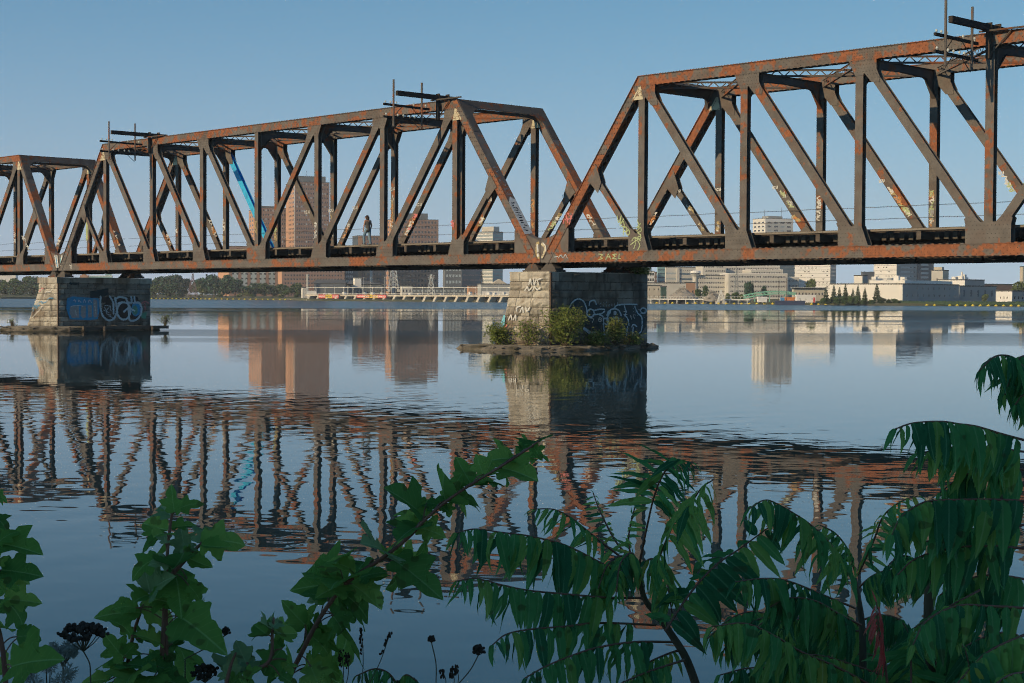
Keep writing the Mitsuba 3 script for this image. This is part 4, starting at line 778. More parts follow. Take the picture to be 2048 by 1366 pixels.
b = B('white_tower', 'bright white tower with balcony bands right of the stepped offices', 'tower', 1590, 1661, 1672.5, 502, 1000, 62, 'grey_wall', left='white_wall'); b.windows('l', 9, 13, .45, .22, skip=.55, seed=4); b.windows('l', 1, 13, .99, .10, 'grey_wall', x0=0, x1=1, lo=.035, hi=1.035, name='floor_band'); b.windows('r', 1, 13, .9, .35, 'window_pale', x0=0, x1=1, name='floor_band')
b = B('beige_tower', 'beige tower with a rooftop mast rising above the deck of the right span', 'tower', 1506, 1531, 1586, 437, 1500, 24, 'concrete', left='pale_wall'); b.cap(1538, 1566, 431.5, 'grey_wall', .1, .6); b.windows('r', 4, 20, .62, .42, alt='window_pale', lo=0, hi=.975, seed=8); b.windows('l', 3, 20, .5, .42, lo=0, hi=.975); b.windows('r', 1, 1, 1., .9, 'pale_wall', x0=-.01, x1=1.01, lo=.955, hi=1., name='parapet')
b.part('mast', MB().tube([b.P(8, 14, b.z1), b.P(8, 14, b.z1+9)], .2, 5).tube([b.P(24, 10, b.z1), b.P(24, 10, b.z1+11)], .18, 5), 'dark_steel')
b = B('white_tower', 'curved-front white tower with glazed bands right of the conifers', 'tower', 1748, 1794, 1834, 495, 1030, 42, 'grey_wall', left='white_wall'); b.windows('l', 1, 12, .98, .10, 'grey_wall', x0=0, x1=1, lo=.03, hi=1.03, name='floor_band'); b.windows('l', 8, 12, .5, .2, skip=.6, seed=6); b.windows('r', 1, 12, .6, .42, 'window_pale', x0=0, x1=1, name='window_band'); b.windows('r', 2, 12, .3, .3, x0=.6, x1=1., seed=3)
b = B('grey_tower', 'grey tower with pale window bands standing against the curved white tower', 'tower', 1832, 1836, 1868, 500, 1060, 40, 'slate_panel'); b.windows('r', 1, 12, .62, .5, 'window_pale', x0=.05, x1=.8, name='window_band')
b = B('beige_block', 'square beige block with a dark corner slit right of the grey tower', 'building', 1863, 1886, 1897.5, 541.5, 900, 50, 'tan_wall', left='concrete'); b.cap(1886, 1890, 534, 'tan_wall', .1, .8); b.windows('l', 1, 1, .1, .25, 'shadow_gap', lo=.5, hi=.9)
b = B('grey_block', 'dark grey block left of the curved white tower', 'building', 1722, 1725, 1749, 545, 980, 20, 'slate_panel', roof='slate_panel')
b = B('cream_block', 'cream plant block on the roofline behind the conifers', 'building', 1708, 1725, 1735.5, 552, 800, 48, 'grey_wall', left='pale_wall')
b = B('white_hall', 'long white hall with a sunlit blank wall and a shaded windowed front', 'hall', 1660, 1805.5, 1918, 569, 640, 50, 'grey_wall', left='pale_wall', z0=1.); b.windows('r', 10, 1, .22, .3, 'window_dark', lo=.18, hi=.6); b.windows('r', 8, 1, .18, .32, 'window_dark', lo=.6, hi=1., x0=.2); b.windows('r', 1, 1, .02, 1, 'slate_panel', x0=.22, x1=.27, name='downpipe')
b.part('upper_wall', b.blk(3, b.a*.9, b.b*.02, b.b*.5, b.z1+.5, b.z1+1.7), 'pale_wall'); R_ = random.Random(3)
for i in range(9): x_ = R_.uniform(2, b.a-4); y_ = R_.uniform(3, 18); b.part('roof_vent', b.blk(x_, x_+R_.uniform(.8, 2.4), y_, y_+2, b.z1+.52, b.z1+R_.uniform(1.4, 3.6)), R_.choice(['white_wall', 'pale_wall', 'grey_wall']))
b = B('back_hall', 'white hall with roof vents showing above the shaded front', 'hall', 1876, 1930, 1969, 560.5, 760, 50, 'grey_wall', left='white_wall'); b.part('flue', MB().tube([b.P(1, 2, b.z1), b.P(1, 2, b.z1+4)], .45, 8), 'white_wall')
for i in range(6): x_ = R_.uniform(1, b.a-3); y_ = R_.uniform(2, b.b-3); b.part('roof_vent', b.blk(x_, x_+2, y_, y_+2, b.z1+.52, b.z1+R_.uniform(1.4, 3)), R_.choice(['white_wall', 'pale_wall']))
b = B('grey_annex', 'shaded grey annex with tall windows right of the white hall', 'hall', 1917, 1919, 1993, 573, 690, 44, 'grey_wall'); b.windows('r', 5, 1, .22, .62, 'slate_panel', lo=.2, hi=.9)
b = B('red_roof_block', 'low dark red building above the grey annex', 'building', 1967, 1969, 2025, 569.5, 790, 30, 'brick_dark', left='tan_wall')
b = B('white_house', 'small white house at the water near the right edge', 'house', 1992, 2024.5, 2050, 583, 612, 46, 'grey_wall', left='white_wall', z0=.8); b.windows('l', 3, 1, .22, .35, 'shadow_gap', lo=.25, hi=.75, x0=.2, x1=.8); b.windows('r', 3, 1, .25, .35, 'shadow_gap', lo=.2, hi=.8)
b = B('tan_tower', 'edge of a tan tower cut off by the right edge of the photo', 'tower', 2040, 2046, 2075, 534, 1000, 30, 'tan_wall', left='tan_wall')
b = B('tan_office', 'low tan building with a row of square windows left of the conifers', 'building', 1584, 1587, 1650, 578.5, 650, 5, 'tan_wall'); b.windows('r', 9, 1, .42, .42, lo=.35, hi=.85); b.part('canopy', b.blk(-1, b.a+1, -1.2, 1, b.z1+.5, b.z1+.8), 'grey_wall')
b = B('site_trailer', 'long pale blue site cabin in front of the tan building', 'cabin', 1591, 1593, 1631, 592.2, 618, 4, 'white_wall', z0=.9, roof='white_wall'); b.windows('r', 3, 1, .12, .3, 'window_dark', lo=.35, hi=.8); b.part('door', b.blk(b.a*.88, b.a*.97, -.08, .0, b.z0, b.z0+1.9), 'red_paint')
b = B('white_trailer', 'white box trailer at the foot of the green conveyor', 'trailer', 1514.5, 1516, 1534, 596.3, 615, 8, 'white_wall', z0=.9, roof='white_wall'); b.part('wheel', MB().tube([b.P(1, -.1, .7), b.P(1, .3, .7)], .35, 10), 'shadow_gap'); b.part('wheel', MB().tube([b.P(2.6, -.1, .7), b.P(2.6, .3, .7)], .35, 10), 'shadow_gap')
b = B('red_truck', 'orange-red truck beside the barge', 'truck', 1568, 1569.5, 1590, 597, 608, 6, 'orange_paint', z0=1.2, roof='orange_paint'); b.part('cab', b.blk(-1.4, -.05, 0, 1.8, 1.0, b.z1+.2), 'white_wall'); [b.part('wheel', MB().tube([b.P(x_, -.1, .75), b.P(x_, .3, .75)], .42, 10), 'shadow_gap') for x_ in (-.7, .9, 2.6)]
b = B('navy_barge', 'flat navy barge moored below the orange-red truck', 'barge', 1550, 1551, 1610, 603.8, 596, 2, 'navy', z0=-.1, roof='navy'); b.part('hatch', b.blk(2, 3.4, .5, 1.6, b.z1+.5, b.z1+1.6), 'sky_blue_paint'); [b.part('bollard', MB().tube([b.P(x_, .4, b.z1+.5), b.P(x_, .4, b.z1+1.1)], .12, 6), 'grey_wall') for x_ in (5, 7, 9)]
for u_, v_, lab in ((1558, 554, 'left one of two dark masts by the barge'), (1573.5, 556, 'right one of two dark masts by the barge')):
    key = thing('mast', lab, 'mast'); c = at(u_, v_, 602); obj('pole', MB().tube([(c[0], c[1], .3), (c[0], c[1], c[2])], [.14, .09], 6), 'dark_steel', key); obj('peak_light', MB().tube([(c[0], c[1], c[2]), (c[0], c[1], c[2]+.35)], .16, 6), 'grey_wall', key)
def conveyor():
    key = thing('arched_conveyor', 'pale green arched conveyor bridge behind the white trailer', 'conveyor'); us = np.linspace(1488, 1592, 15); top = [at(u, 596-13.2*math.sin(math.pi*min(1, .12+.62*(u-1488)/104)), 640) for u in us]; bot = [at(u, 599.5-11.8*math.sin(math.pi*min(1, .08+.60*(u-1488)/104)), 640) for u in us]
    for y in (0, 2.2):
        obj('top_chord', MB().tube([p+[0, y, 0] for p in top], .26, 6), 'green_steel', key); obj('bottom_chord', MB().tube([p+[0, y, 0] for p in bot], .22, 6), 'green_steel', key)
        for i in range(14): obj('web_bar', MB().bar(top[i]+[0, y, 0], bot[i+1]+[0, y, 0], .14, .14), 'green_steel', key)
    for i in (3, 7, 11): obj('leg', MB().bar((bot[i][0], bot[i][1]+1, 1), bot[i]+[0, 1, 0], .3, .3), 'green_steel', key)
conveyor()
def wharf():
    key = thing('wharf', 'long pale wharf with dark bays right of the big pier', 'wharf'); A, Z = onz(1290, 607.2)[:2], onz(1500, 608.4)[:2]; d = (Z-A)/np.linalg.norm(Z-A); nn = np.array([-d[1], d[0]]); L = np.linalg.norm(Z-A); P = lambda x, y, z: np.array([*(A+d*x+nn*y), z])
    bl = lambda x0, x1, y0, y1, z0, z1: MB().hexa([P(x0, y0, z0), P(x1, y0, z0), P(x1, y1, z0), P(x0, y1, z0), P(x0, y0, z1), P(x1, y0, z1), P(x1, y1, z1), P(x0, y1, z1)])
    obj('deck', bl(0, L, -.5, 9, 1.55, 2.0), 'white_steel', key); obj('back_wall', bl(0, L, 2, 3, -.3, 1.54), 'grey_wall', key)
    for x in np.linspace(.05, .97, 12)*L: obj('post', bl(x, x+.45, -.3, .4, -.3, 1.54), 'concrete', key)
    for x in np.linspace(0, 1, 34)*L: obj('railing_post', bl(x, x+.08, 0, .08, 2., 3.0), 'white_steel', key)
    obj('railing', bl(0, L, 0, .08, 2.9, 3.0), 'white_steel', key)
    obj('dark_bay', bl(L*.21, L*.40, 1.4, 1.9, -.2, 1.5), 'shadow_gap', key)
wharf()
key = thing('water_hedge', 'clipped dark green bank of bushes along the right waterside', 'hedge')
_p, _q = onz(1795, 611.3), onz(2100, 613.6); mb = MB()
for i in range(70): s_ = i/69; c = _p+(_q-_p)*s_; r2 = random.Random(i); m = trimesh.creation.icosphere(1, 1.0); v = m.vertices*[1.2, 1.6, .85+.3*r2.random()]; v = v+(meshkit.fbm(v*2+i, 3)-.5)[:, None]*.6; mb.add(v+c+[0, 2.5, .75], m.faces)
obj('foliage', mb, 'hedge_green', key, kind='stuff')
key = thing('floating_dock', 'white floating dock with a yellow frame at the right edge', 'dock'); c = onz(2046, 610.8); obj('pontoon', MB().box(c[0]-2.6, c[0]+4, c[1]-2, c[1]+2, -.15, 1.15), 'white_wall', key); obj('frame', MB().bar((c[0]-1.4, c[1]-1.8, 1.15), (c[0]-1.4, c[1]-1.8, 2.4), .25, .25).bar((c[0]+.2, c[1]-1.8, 1.15), (c[0]+.2, c[1]-1.8, 2.4), .25, .25).bar((c[0]-1.5, c[1]-1.8, 2.3), (c[0]+.3, c[1]-1.8, 2.3), .25, .25), 'yellow_paint', key)
b = B('pale_house', 'long pale roof among the trees at the left edge', 'building', -30, -25, 36, 546.5, 1350, 8, 'white_wall', roof='white_wall'); b.windows('r', 12, 2, .6, .3)
b = B('red_roof_house', 'reddish gabled roof peeping over the top of the left pier', 'house', 160, 163, 178, 552, 1300, 6, 'brick_orange', roof='brick_orange'); b.part('gable', MB().hexa([b.P(0, 0, b.z1+.5), b.P(b.a*.6, 0, b.z1+.5), b.P(b.a*.6, 6, b.z1+.5), b.P(0, 6, b.z1+.5), b.P(b.a*.25, 0, b.z1+3), b.P(b.a*.3, 0, b.z1+3), b.P(b.a*.3, 6, b.z1+3), b.P(b.a*.25, 6, b.z1+3)]), 'brick_orange')
b = B('pale_works', 'pale works building peeping over the top of the left pier', 'building', 178, 180, 226, 552.5, 1320, 6, 'glass_teal', roof='white_wall'); b.cap(212, 224, 548, 'glass_teal')
# ---------------------------------------------------------------- far trees
leafcol('tree_leaf', (.030, .070, .028), (.095, .145, .055), thin=False); leafcol('tree_leaf_hazed', (.024, .066, .048), (.065, .13, .08), thin=False); leafcol('tree_leaf_light', (.06, .10, .035), (.15, .19, .075), thin=False); leafcol('conifer_leaf', (.02, .04, .024), (.06, .085, .045), thin=False)  # the bluish leaf has the haze of distance put into its colour
mat('bark', (.09, .07, .055), .9)
def crown_mesh(seed, n, kind, leaf=.055):
    """unit crown: leaf clumps in lobes; broad (radius .5, height 1) or conifer"""
    g = np.random.default_rng(seed)
    if kind == 'conifer':
        h = g.random(n)**.75; tier = np.floor(h*11)/11+.5/11*g.random(n)**2; r = .30*(1-tier)**.85*(.35+.75*np.sqrt(g.random(n)))*(1+.25*np.sin(tier*40+seed)); a = g.random(n)*6.283
        P = np.stack([r*np.cos(a), r*np.sin(a), .06+.94*tier-.10*r], 1); s = leaf*(.5+.8*(1-tier))
    else:
        k = 13; la = g.random(k)*6.283; lr = .26*np.sqrt(g.random(k)); L = np.stack([lr*np.cos(la), lr*np.sin(la), .30+.52*g.random(k)], 1); L[0] = [0, 0, .8]; R = .15+.11*g.random(k); i = g.integers(0, k, n)
        d = g.normal(size=(n, 3)); d /= np.linalg.norm(d, axis=1, keepdims=True); rr = g.random(n)**.25*(.8+.35*meshkit.noise(d*2.5+i[:, None]*7.)); P = L[i]+d*(R[i]*rr)[:, None]; P[:, 2] = np.clip(P[:, 2], .03, 1.05); s = leaf*(.5+.9*g.random(n))
    d = g.normal(size=(n, 3)); d /= np.linalg.norm(d, axis=1, keepdims=True); e = np.cross(d, g.normal(size=(n, 3))); e /= np.linalg.norm(e, axis=1, keepdims=True); s = s[:, None]
    V = np.stack([P-d*s, P-e*s*.8, P+d*s, P+e*s*.8], 1).reshape(-1, 3); q = np.arange(n)[:, None]*4; return V, np.vstack([q+[0, 1, 2], q+[0, 2, 3]])
CROWN = [mikit.ply(crown_mesh(s, 1150, 'broad')) for s in range(6)]; CONE = [mikit.ply(crown_mesh(40+s, 900, 'conifer', .05)) for s in range(3)]
TRUNK = mikit.ply(MB().tube([(0, 0, -.02), (.01, 0, .3), (0, .01, .62)], [.028, .02, .008], 6).tube([(.0, 0, .25), (.12, .03, .5)], [.012, .004], 5).tube([(.0, 0, .3), (-.11, -.04, .55)], [.012, .004], 5).arr())
def far_tree(name, label, group, u, vtop, w_px, Y, m, proto, seed, z0=1.2):
    key = thing(name, label, 'tree', group); c = at(u, vtop, Y); h = c[2]-z0; w = w_px*Y/FOC; M = np.eye(4); a = seed*1.7; S = np.diag([w*(1 if proto in CROWN else 1.7), w*(1 if proto in CROWN else 1.7), h]); Rz = np.array([[math.cos(a), -math.sin(a), 0], [math.sin(a), math.cos(a), 0], [0, 0, 1]]); M[:3, :3] = Rz@S if False else S@np.eye(3); M[:3, :3] = S@Rz; M[:3, 3] = [c[0], c[1], z0]
    obj('crown', proto, m, key, to_world=M); obj('trunk', TRUNK, 'bark', key, to_world=M)
R_ = random.Random(12)
for i, (u, v, w) in enumerate( ((8, 560, 40), (28, 556, 44), (55, 552, 46), (72, 553, 40), (92, 556, 40), (305, 560, 36), (322, 553, 40), (338, 551, 40), (355, 549, 38), (370, 557, 40), (392, 560, 36), (405, 556, 40))):
    far_tree('shore_tree', ordinal(i+1)+' tree from the left in the hazy back row of the wooded left shore', 'back trees of the left shore', u, v, w, 1120+R_.uniform(-30, 40), R_.choice(['tree_leaf_hazed', 'tree_leaf']), R_.choice(CROWN), R_.randrange(40))
for i, (u, v, w) in enumerate(((4, 572, 32), (24, 574, 26), (44, 568, 36), (66, 572, 34), (86, 570, 34), (300, 574, 30), (318, 569, 34), (332, 575, 26), (350, 567, 34), (368, 576, 26), (402, 568, 30), (416, 572, 26), (498, 572, 30), (512, 566, 34), (528, 566, 36), (546, 570, 34), (563, 568, 32), (578, 574, 28), (594, 566, 30), (603, 580, 22))):
    far_tree('shore_tree', ordinal(i+1)+' bushy tree from the left in the front row along the wooded left waterside', 'front trees of the left shore', u, v, w, 1050+R_.uniform(-15, 15), R_.choice(['tree_leaf', 'tree_leaf', 'tree_leaf_light', 'tree_leaf_hazed']), R_.choice(CROWN), R_.randrange(40))
for lab, u, v, w in (('large round tree, highest crown right of the purple pylon', 428, 548, 46), ('large dark tree leaning against the highest crown on the left shore', 452, 550.5, 48), ('broad spreading tree in front of the glazed brick bays', 470, 557, 50)): far_tree('shore_tree', lab, None, u, v, w, 1025, 'tree_leaf_hazed', R_.choice(CROWN), R_.randrange(40))
for i, (u, v, w) in enumerate(((62, 562, 13), (308, 566, 12), (340, 556, 14), (345, 570, 11), (362, 562, 12))): far_tree('shore_conifer', ordinal(i+1)+' narrow pointed conifer from the left among the broad trees of the left shore', 'conifers of the left shore', u, v, w, 1060, 'conifer_leaf', R_.choice(CONE), R_.randrange(9))
for i, u in enumerate((352, 376, 402, 440, 480, 508, 556, 588)): far_tree('shore_bush', ordinal(i+1)+' low bush from the left at the foot of the left shore trees', 'bushes of the left shore', u+R_.uniform(-8, 8), 588+R_.uniform(-2, 3), 15+R_.uniform(-3, 6), 1020, R_.choice(['tree_leaf_light', 'tree_leaf']), R_.choice(CROWN), R_.randrange(40), z0=.4)
for i, (u, v, w) in enumerate(((1652, 573, 13), (1668, 569, 14), (1679, 573, 12), (1691, 567, 14), (1706, 576, 11), (1716, 569, 13), (1730, 574, 12), (1754, 566, 17))): far_tree('spruce', ('tall spruce with the widest skirt, rightmost of the spruce row' if i == 7 else ordinal(i+1)+' dark pointed spruce from the left in the row before the white hall'), None if i == 7 else 'spruces before the white hall', u, v, w, 600+R_.uniform(-4, 8), 'conifer_leaf', CONE[i % 3], i, z0=.6)
for i, u in enumerate((1646, 1660, 1674, 1688, 1700, 1712, 1726, 1742, 1764, 1778, 1790)): far_tree('spruce_bush', ordinal(i+1)+' low dark bush from the left under the spruce row', 'bushes under the spruces', u, 594+R_.uniform(-3, 6), 20+R_.uniform(-4, 5), 594, R_.choice(['conifer_leaf', 'tree_leaf']), R_.choice(CROWN), R_.randrange(40), z0=.1)
for lab, u, v, w, Y in (('round tree between the two gravel heaps', 1412, 571, 18, 720), ('large dark tree in front of the stepped offices', 1499, 563, 27, 730), ('tree left of the green conveyor crown', 1530, 571.5, 17, 735), ('bushy tree above the tan building', 1623, 557.5, 27, 700), ('low tree at the foot of the grey lattice mast', 1472, 584, 22, 668), ('small tree behind the large gravel heap', 1396, 578, 20, 710), ('low tree beside the tall white mast', 1455, 586, 14, 660), ('tree behind the small white house at the right edge', 2040, 563, 44, 680), ('pale green bush before the grey annex', 1970, 588, 20, 640), ('wide low tree left of the green conveyor', 1483, 588, 16, 660)):
    far_tree('town_tree', lab, None, u, v, w, Y, R_.choice(['tree_leaf', 'tree_leaf_light', 'tree_leaf_hazed']), R_.choice(CROWN), R_.randrange(40))
# ---------------------------------------------------------------- boom of buoys
_prof = [(0, -.42), (.34, -.38), (.56, -.2), (.62, 0), (.58, .2), (.40, .42), (.14, .52), (.10, .72), (0, .74)]
BUOY = mikit.ply(trimesh.creation.revolve(np.array(_prof), sections=12), smooth=40); BAND = mikit.ply(trimesh.creation.revolve(np.array([(.60, -.06), (.66, -.05), (.66, .05), (.60, .06)]), sections=12))
def buoy_row(us, vf, m, label, group, sc=1.):
    for i, u in enumerate(us):
        p = onz(u, vf(u)); key = thing('boom_buoy', label % ordinal(i+1), 'buoy', group); M = np.diag([sc, sc, sc*.86, 1.]); M[:3, 3] = [p[0], p[1], .12]; obj('float', BUOY, m, key, to_world=M); obj('collar', BAND, 'dark_steel', key, to_world=M)
vL = lambda u: 595.9+u*.0074 if u < 680 else 600.93+(u-680)*.0083
R_ = random.Random(8)
yl = '%s small yellow buoy to the right of the left pier in the far row'
buoy_row([u+R_.uniform(-.6, .6) for u in np.arange(0, 78, 7.0)], vL, 'yellow_paint', '%s small yellow buoy from the left edge in the far row', 'far row of yellow buoys')
buoy_row([u+R_.uniform(-.6, .6) for u in list(np.arange(304, 420, 8.2))+list(np.arange(420, 1010, 11.6))], vL, 'yellow_paint', yl, 'far row of yellow buoys')
buoy_row([u+R_.uniform(-.8, .8) for u in np.arange(1299, 2048, 15.4) if abs(u-1368) > 8 and abs(u-1878) > 9], lambda u: 607.2+(u-1299)*.0082, 'yellow_paint', '%s yellow buoy to the right of the big pier in the nearer row', 'near row of yellow buoys', 1.0)
for u, v, lab in ((795, 601.4, 'left one of two orange floats at the foot of the dam'), (808, 601.8, 'right one of two orange floats at the foot of the dam'), (1368, 607.6, 'flat orange float right of the big pier'), (1878, 611.8, 'orange float in the right buoy row')):
    key = thing('orange_float', lab, 'float'); p = onz(u, v); obj('hull', MB().tube([p+[-1.7, 0, .1], p+[-1.2, 0, .15], p+[1.2, 0, .15], p+[1.7, 0, .1]], [.2, .5, .5, .2], 8), 'orange_paint', key); obj('top', MB().box(p[0]-.8, p[0]+.8, p[1]-.3, p[1]+.3, .55, .85), 'tan_wall', key)
def boom(us, vf):
    key = thing('boom_cable', 'thin cable stringing the %s buoys together' % ('far' if us[0] < 1000 else 'near'), 'cable'); obj('cable', MB().tube([onz(u, vf(u))+[0, 0, .05] for u in us], .05, 4), 'dark_steel', key)
boom(np.linspace(0, 1010, 40), vL); boom(np.linspace(1299, 2048, 30), lambda u: 607.2+(u-1299)*.0082)
# ---------------------------------------------------------------- paint on the steelwork
def tz(u, v, far, c): return plane_o(u, v, (TW if far else 0.), c)
def steel_paint(spankey, c, far, lines, w, m, sm=True, lift=.0):
    o = (TW if far else 0.) + (.006 if far else -.016) - lift
    sh = strokes([[tz(*p, far, c) for p in l] for l in lines], w, sm)
    obj('graffiti', flat_paint(sh, (0, o, 0), (1, 0, 0), (0, 0, 1), .003).xf(frame(c)), m, spankey, kind='stuff' if hasattr(sh, 'geoms') else None)
def icu(u, v, s=1., a=0.):
    L = [[(-6, -3), (-6, 3)], [(-1, -2.6), (-3, -2.6), (-3.8, 0), (-3, 2.6), (-1, 2.4)], [(1.5, -2.6), (1.6, 1.6), (3, 2.6), (4.6, 1.5), (4.8, -2.6)]]
    return [[(u+s*(x*math.cos(a)-y*math.sin(a)), v+s*(x*math.sin(a)+y*math.cos(a))) for x, y in l] for l in L]
for c, spn, pts in ((True, span_c, ((1551, 375), (1327, 385), (1356, 382), (1437, 379), (1764, 362), (2003, 346))), (False, span_b, ((711, 415), (839, 409), (615, 424), (662, 421), (785, 378), (979, 400), (1131, 392)))):
    for u, v in pts: steel_paint(spn, c, True, icu(u, v, .9, -.15), .045, 'paint_white')
_R = random.Random(21)
def mess(c, spn, far, u0, v0, u1, v1, amp, cols, n=3, w=.05):
    for k, m in enumerate(cols):
        L = []
        for j in range(n):
            s0 = _R.uniform(0, .75); s1 = s0+_R.uniform(.12, .25); p0, p1 = (u0+(u1-u0)*s0, v0+(v1-v0)*s0), (u0+(u1-u0)*s1, v0+(v1-v0)*s1)
            L.append([(p0[0]+(p1[0]-p0[0])*i/7+_R.uniform(-amp, amp), p0[1]+(p1[1]-p0[1])*i/7+_R.uniform(-amp*.6, amp*.6)) for i in range(8)])
        steel_paint(spn, c, far, L, w, m, lift=.004*k)
Y_, W_, O_, G_, L_ = 'paint_yellow', 'paint_white', 'paint_orange', 'paint_green', 'paint_lime'
for a in ((True, span_c, True, 1864, 375, 1863, 455, 4.5, (O_, W_, Y_, L_, 'paint_grey')), (True, span_c, True, 1638, 392, 1637, 455, 4, (W_, W_)), (True, span_c, True, 1770, 366, 1792, 395, 4, (Y_, W_)), (True, span_c, True, 1792, 392, 1825, 440, 6, ('paint_grey', O_, W_, L_)),
          (True, span_c, True, 1562, 382, 1592, 425, 5, ('paint_grey', W_, L_)), (True, span_c, True, 1584, 430, 1600, 445, 5, (O_, Y_)), (True, span_c, True, 1315, 418, 1298, 455, 4, (W_, O_)), (True, span_c, True, 1376, 410, 1408, 462, 4, (W_, Y_)), (True, span_c, True, 1436, 440, 1435, 465, 3, (W_, Y_)),
          (True, span_c, True, 2006, 352, 2030, 390, 5, (W_, L_)), (False, span_b, True, 1066, 395, 1065, 470, 3, (Y_, O_)), (False, span_b, True, 968, 430, 952, 466, 4, (Y_, W_)), (False, span_b, True, 1172, 422, 1200, 468, 5, (Y_, W_, W_)), (False, span_b, True, 1122, 425, 1092, 470, 4, (Y_, W_, L_)),
          (False, span_b, True, 784, 385, 783, 470, 3, (W_, Y_, O_)), (False, span_b, True, 832, 428, 808, 478, 4, (O_, W_, W_, 'paint_pink')), (False, span_b, True, 663, 428, 663, 480, 3, (W_, Y_)), (False, span_b, True, 700, 442, 686, 478, 3, (W_, 'paint_orange')), (False, span_b, True, 551, 440, 551, 490, 3, (Y_, L_)), (False, span_b, True, 447, 430, 447, 492, 2.5, (Y_, W_)),
          (False, span_b, True, 418, 438, 438, 490, 3.5, (O_, W_)), (False, span_b, True, 353, 450, 353, 492, 2, (W_,)), (False, span_b, True, 332, 462, 342, 495, 2.5, (O_, W_)), (False, span_a, True, 226, 460, 240, 498, 4, (W_, O_)), (False, span_a, True, 122, 470, 112, 498, 3, (O_, W_)), (False, span_a, True, 30, 465, 29, 500, 2, (W_,)),
          (False, span_b, False, 631, 430, 631, 488, 3, (W_, 'paint_grey')), (False, span_b, False, 512, 432, 511, 482, 3, (Y_,)), (False, span_a, False, 44, 470, 62, 505, 3, (W_, 'paint_grey')), (False, span_b, False, 905, 425, 906, 480, 3, ('paint_pink',))): mess(*a, n=3, w=.045)
steel_paint(span_a, False, True, [[(173.5, 446), (173.5, 478)]], .3, 'paint_lime'); steel_paint(span_c, True, False, [[(1127, 446), (1131, 430), (1136, 445), (1133, 426), (1142, 434), (1139, 448), (1145, 428)], [(1128, 440), (1144, 437)]], .07, 'paint_pink')
steel_paint(span_c, True, False, [[(1235, 432), (1238, 445), (1243, 432), (1241, 447), (1248, 438)], [(1240, 450), (1247, 443), (1249, 453), (1242, 452)], [(1247, 470), (1248, 456), (1254, 455), (1252, 463), (1248, 463)], [(1256, 458), (1260, 464), (1257, 470), (1253, 466), (1256, 460)]], .055, 'paint_lime')
steel_paint(span_c, True, False, [[(1275, 440), (1279, 452), (1274, 455), (1282, 447)], [(1274, 462), (1281, 455), (1283, 462), (1276, 465), (1282, 470)], [(1276, 474), (1282, 472), (1281, 478), (1275, 476)], [(1264, 482), (1270, 475), (1281, 481)], [(1271, 474), (1271, 488), (1268, 497)], [(1262, 489), (1278, 477)], [(1276, 482), (1280, 490), (1276, 500)]], .05, 'paint_lime')
steel_paint(span_c, True, False, [[(1198, 508), (1206, 510), (1201, 514), (1206, 517), (1198, 519)], [(1212, 519), (1217, 508), (1222, 518)], [(1214, 514), (1221, 514)], [(1234, 508), (1226, 509), (1231, 513), (1225, 517), (1234, 518)], [(1239, 508), (1238, 517), (1242, 517)]], .045, 'paint_lime', False)
steel_paint(span_c, True, False, [[(1110, 514), (1116, 513)], [(1117, 516), (1122, 510), (1126, 516)], [(1128, 515), (1131, 509), (1135, 516)]], .035, 'paint_pale')
steel_paint(span_b, False, False, [[(1549-1410, 530), (1552-1410, 532), (1551-1410, 536)], [(141, 537), (143, 530), (143, 537)]], .05, 'paint_white')
steel_paint(span_b, False, False, [[(1074, 492), (1073, 505), (1076, 514)], [(1077, 486), (1074, 490), (1077, 515)]], .16, 'paint_yellow', lift=-.012); steel_paint(span_b, False, False, [[(1075, 490), (1076, 512)]], .12, 'paint_white', lift=-.008)
steel_paint(span_c, True, False, [[(1084, 488), (1090, 495), (1088, 508), (1084, 514)]], .14, 'cream_paint', lift=-.012); steel_paint(span_c, True, False, [[(1086, 486), (1091, 492), (1092, 502)]], .06, 'paint_white', lift=-.008)
steel_paint(span_a, False, False, [[(110, 512), (113, 534)], [(114, 512), (116, 534)]], .16, 'paint_white', lift=-.012); steel_paint(span_a, False, False, [[(112, 515), (115, 532)]], .1, 'paint_blue', lift=-.008); steel_paint(span_b, False, False, [[(124, 512), (121, 530)]], .16, 'paint_white', lift=-.012); steel_paint(span_b, False, False, [[(122, 516), (121, 530)]], .07, 'paint_cyan', lift=-.008)
# white painted cover plate with black lettering at the foot of the middle span's right end post
def cover_paint():
    tL, tU = LB[8]+.05, LB[7]+.2; p, q = np.array([tL, ZC]), np.array([tU, ZT]); d = (q-p)/np.linalg.norm(q-p); nn = np.array([d[1], -d[0]])*-1; M = frame(False)
    base = p-nn*.004; o_ = np.array([base[0], CHW+.055, base[1]]); ux, uy = np.array([0, -1., 0]), np.array([d[0], 0, d[1]])
    if np.cross(ux, uy)@np.array([-nn[0], 0, -nn[1]]) < 0: o_, ux = np.array([base[0], -.055, base[1]]), np.array([0, 1., 0])
    obj('graffiti', flat_paint(Polygon([(.0, 1.2), (.6, 1.3), (.6, 3.5), (.3, 3.7), (0, 3.3)]), o_, ux, uy, .003).xf(M), 'paint_white', span_b)
    R = random.Random(7); L = [[(R.uniform(.12, .48), 1.5+i*.16+R.uniform(-.05, .05)) for _ in range(4)] for i in range(12)]
    obj('graffiti', flat_paint(strokes(L, .05), o_+np.array([-nn[0], 0, -nn[1]])*.004, ux, uy, .003).xf(M), 'paint_black', span_b, kind='stuff')
    L = [[(R.uniform(.1, .5), 3.9+i*.3+R.uniform(-.08, .08)) for _ in range(4)] for i in range(7)]
    obj('graffiti', flat_paint(strokes(L, .03), o_+np.array([-nn[0], 0, -nn[1]])*.004, ux, uy, .003).xf(M), 'paint_grey', span_b, kind='stuff')
cover_paint()
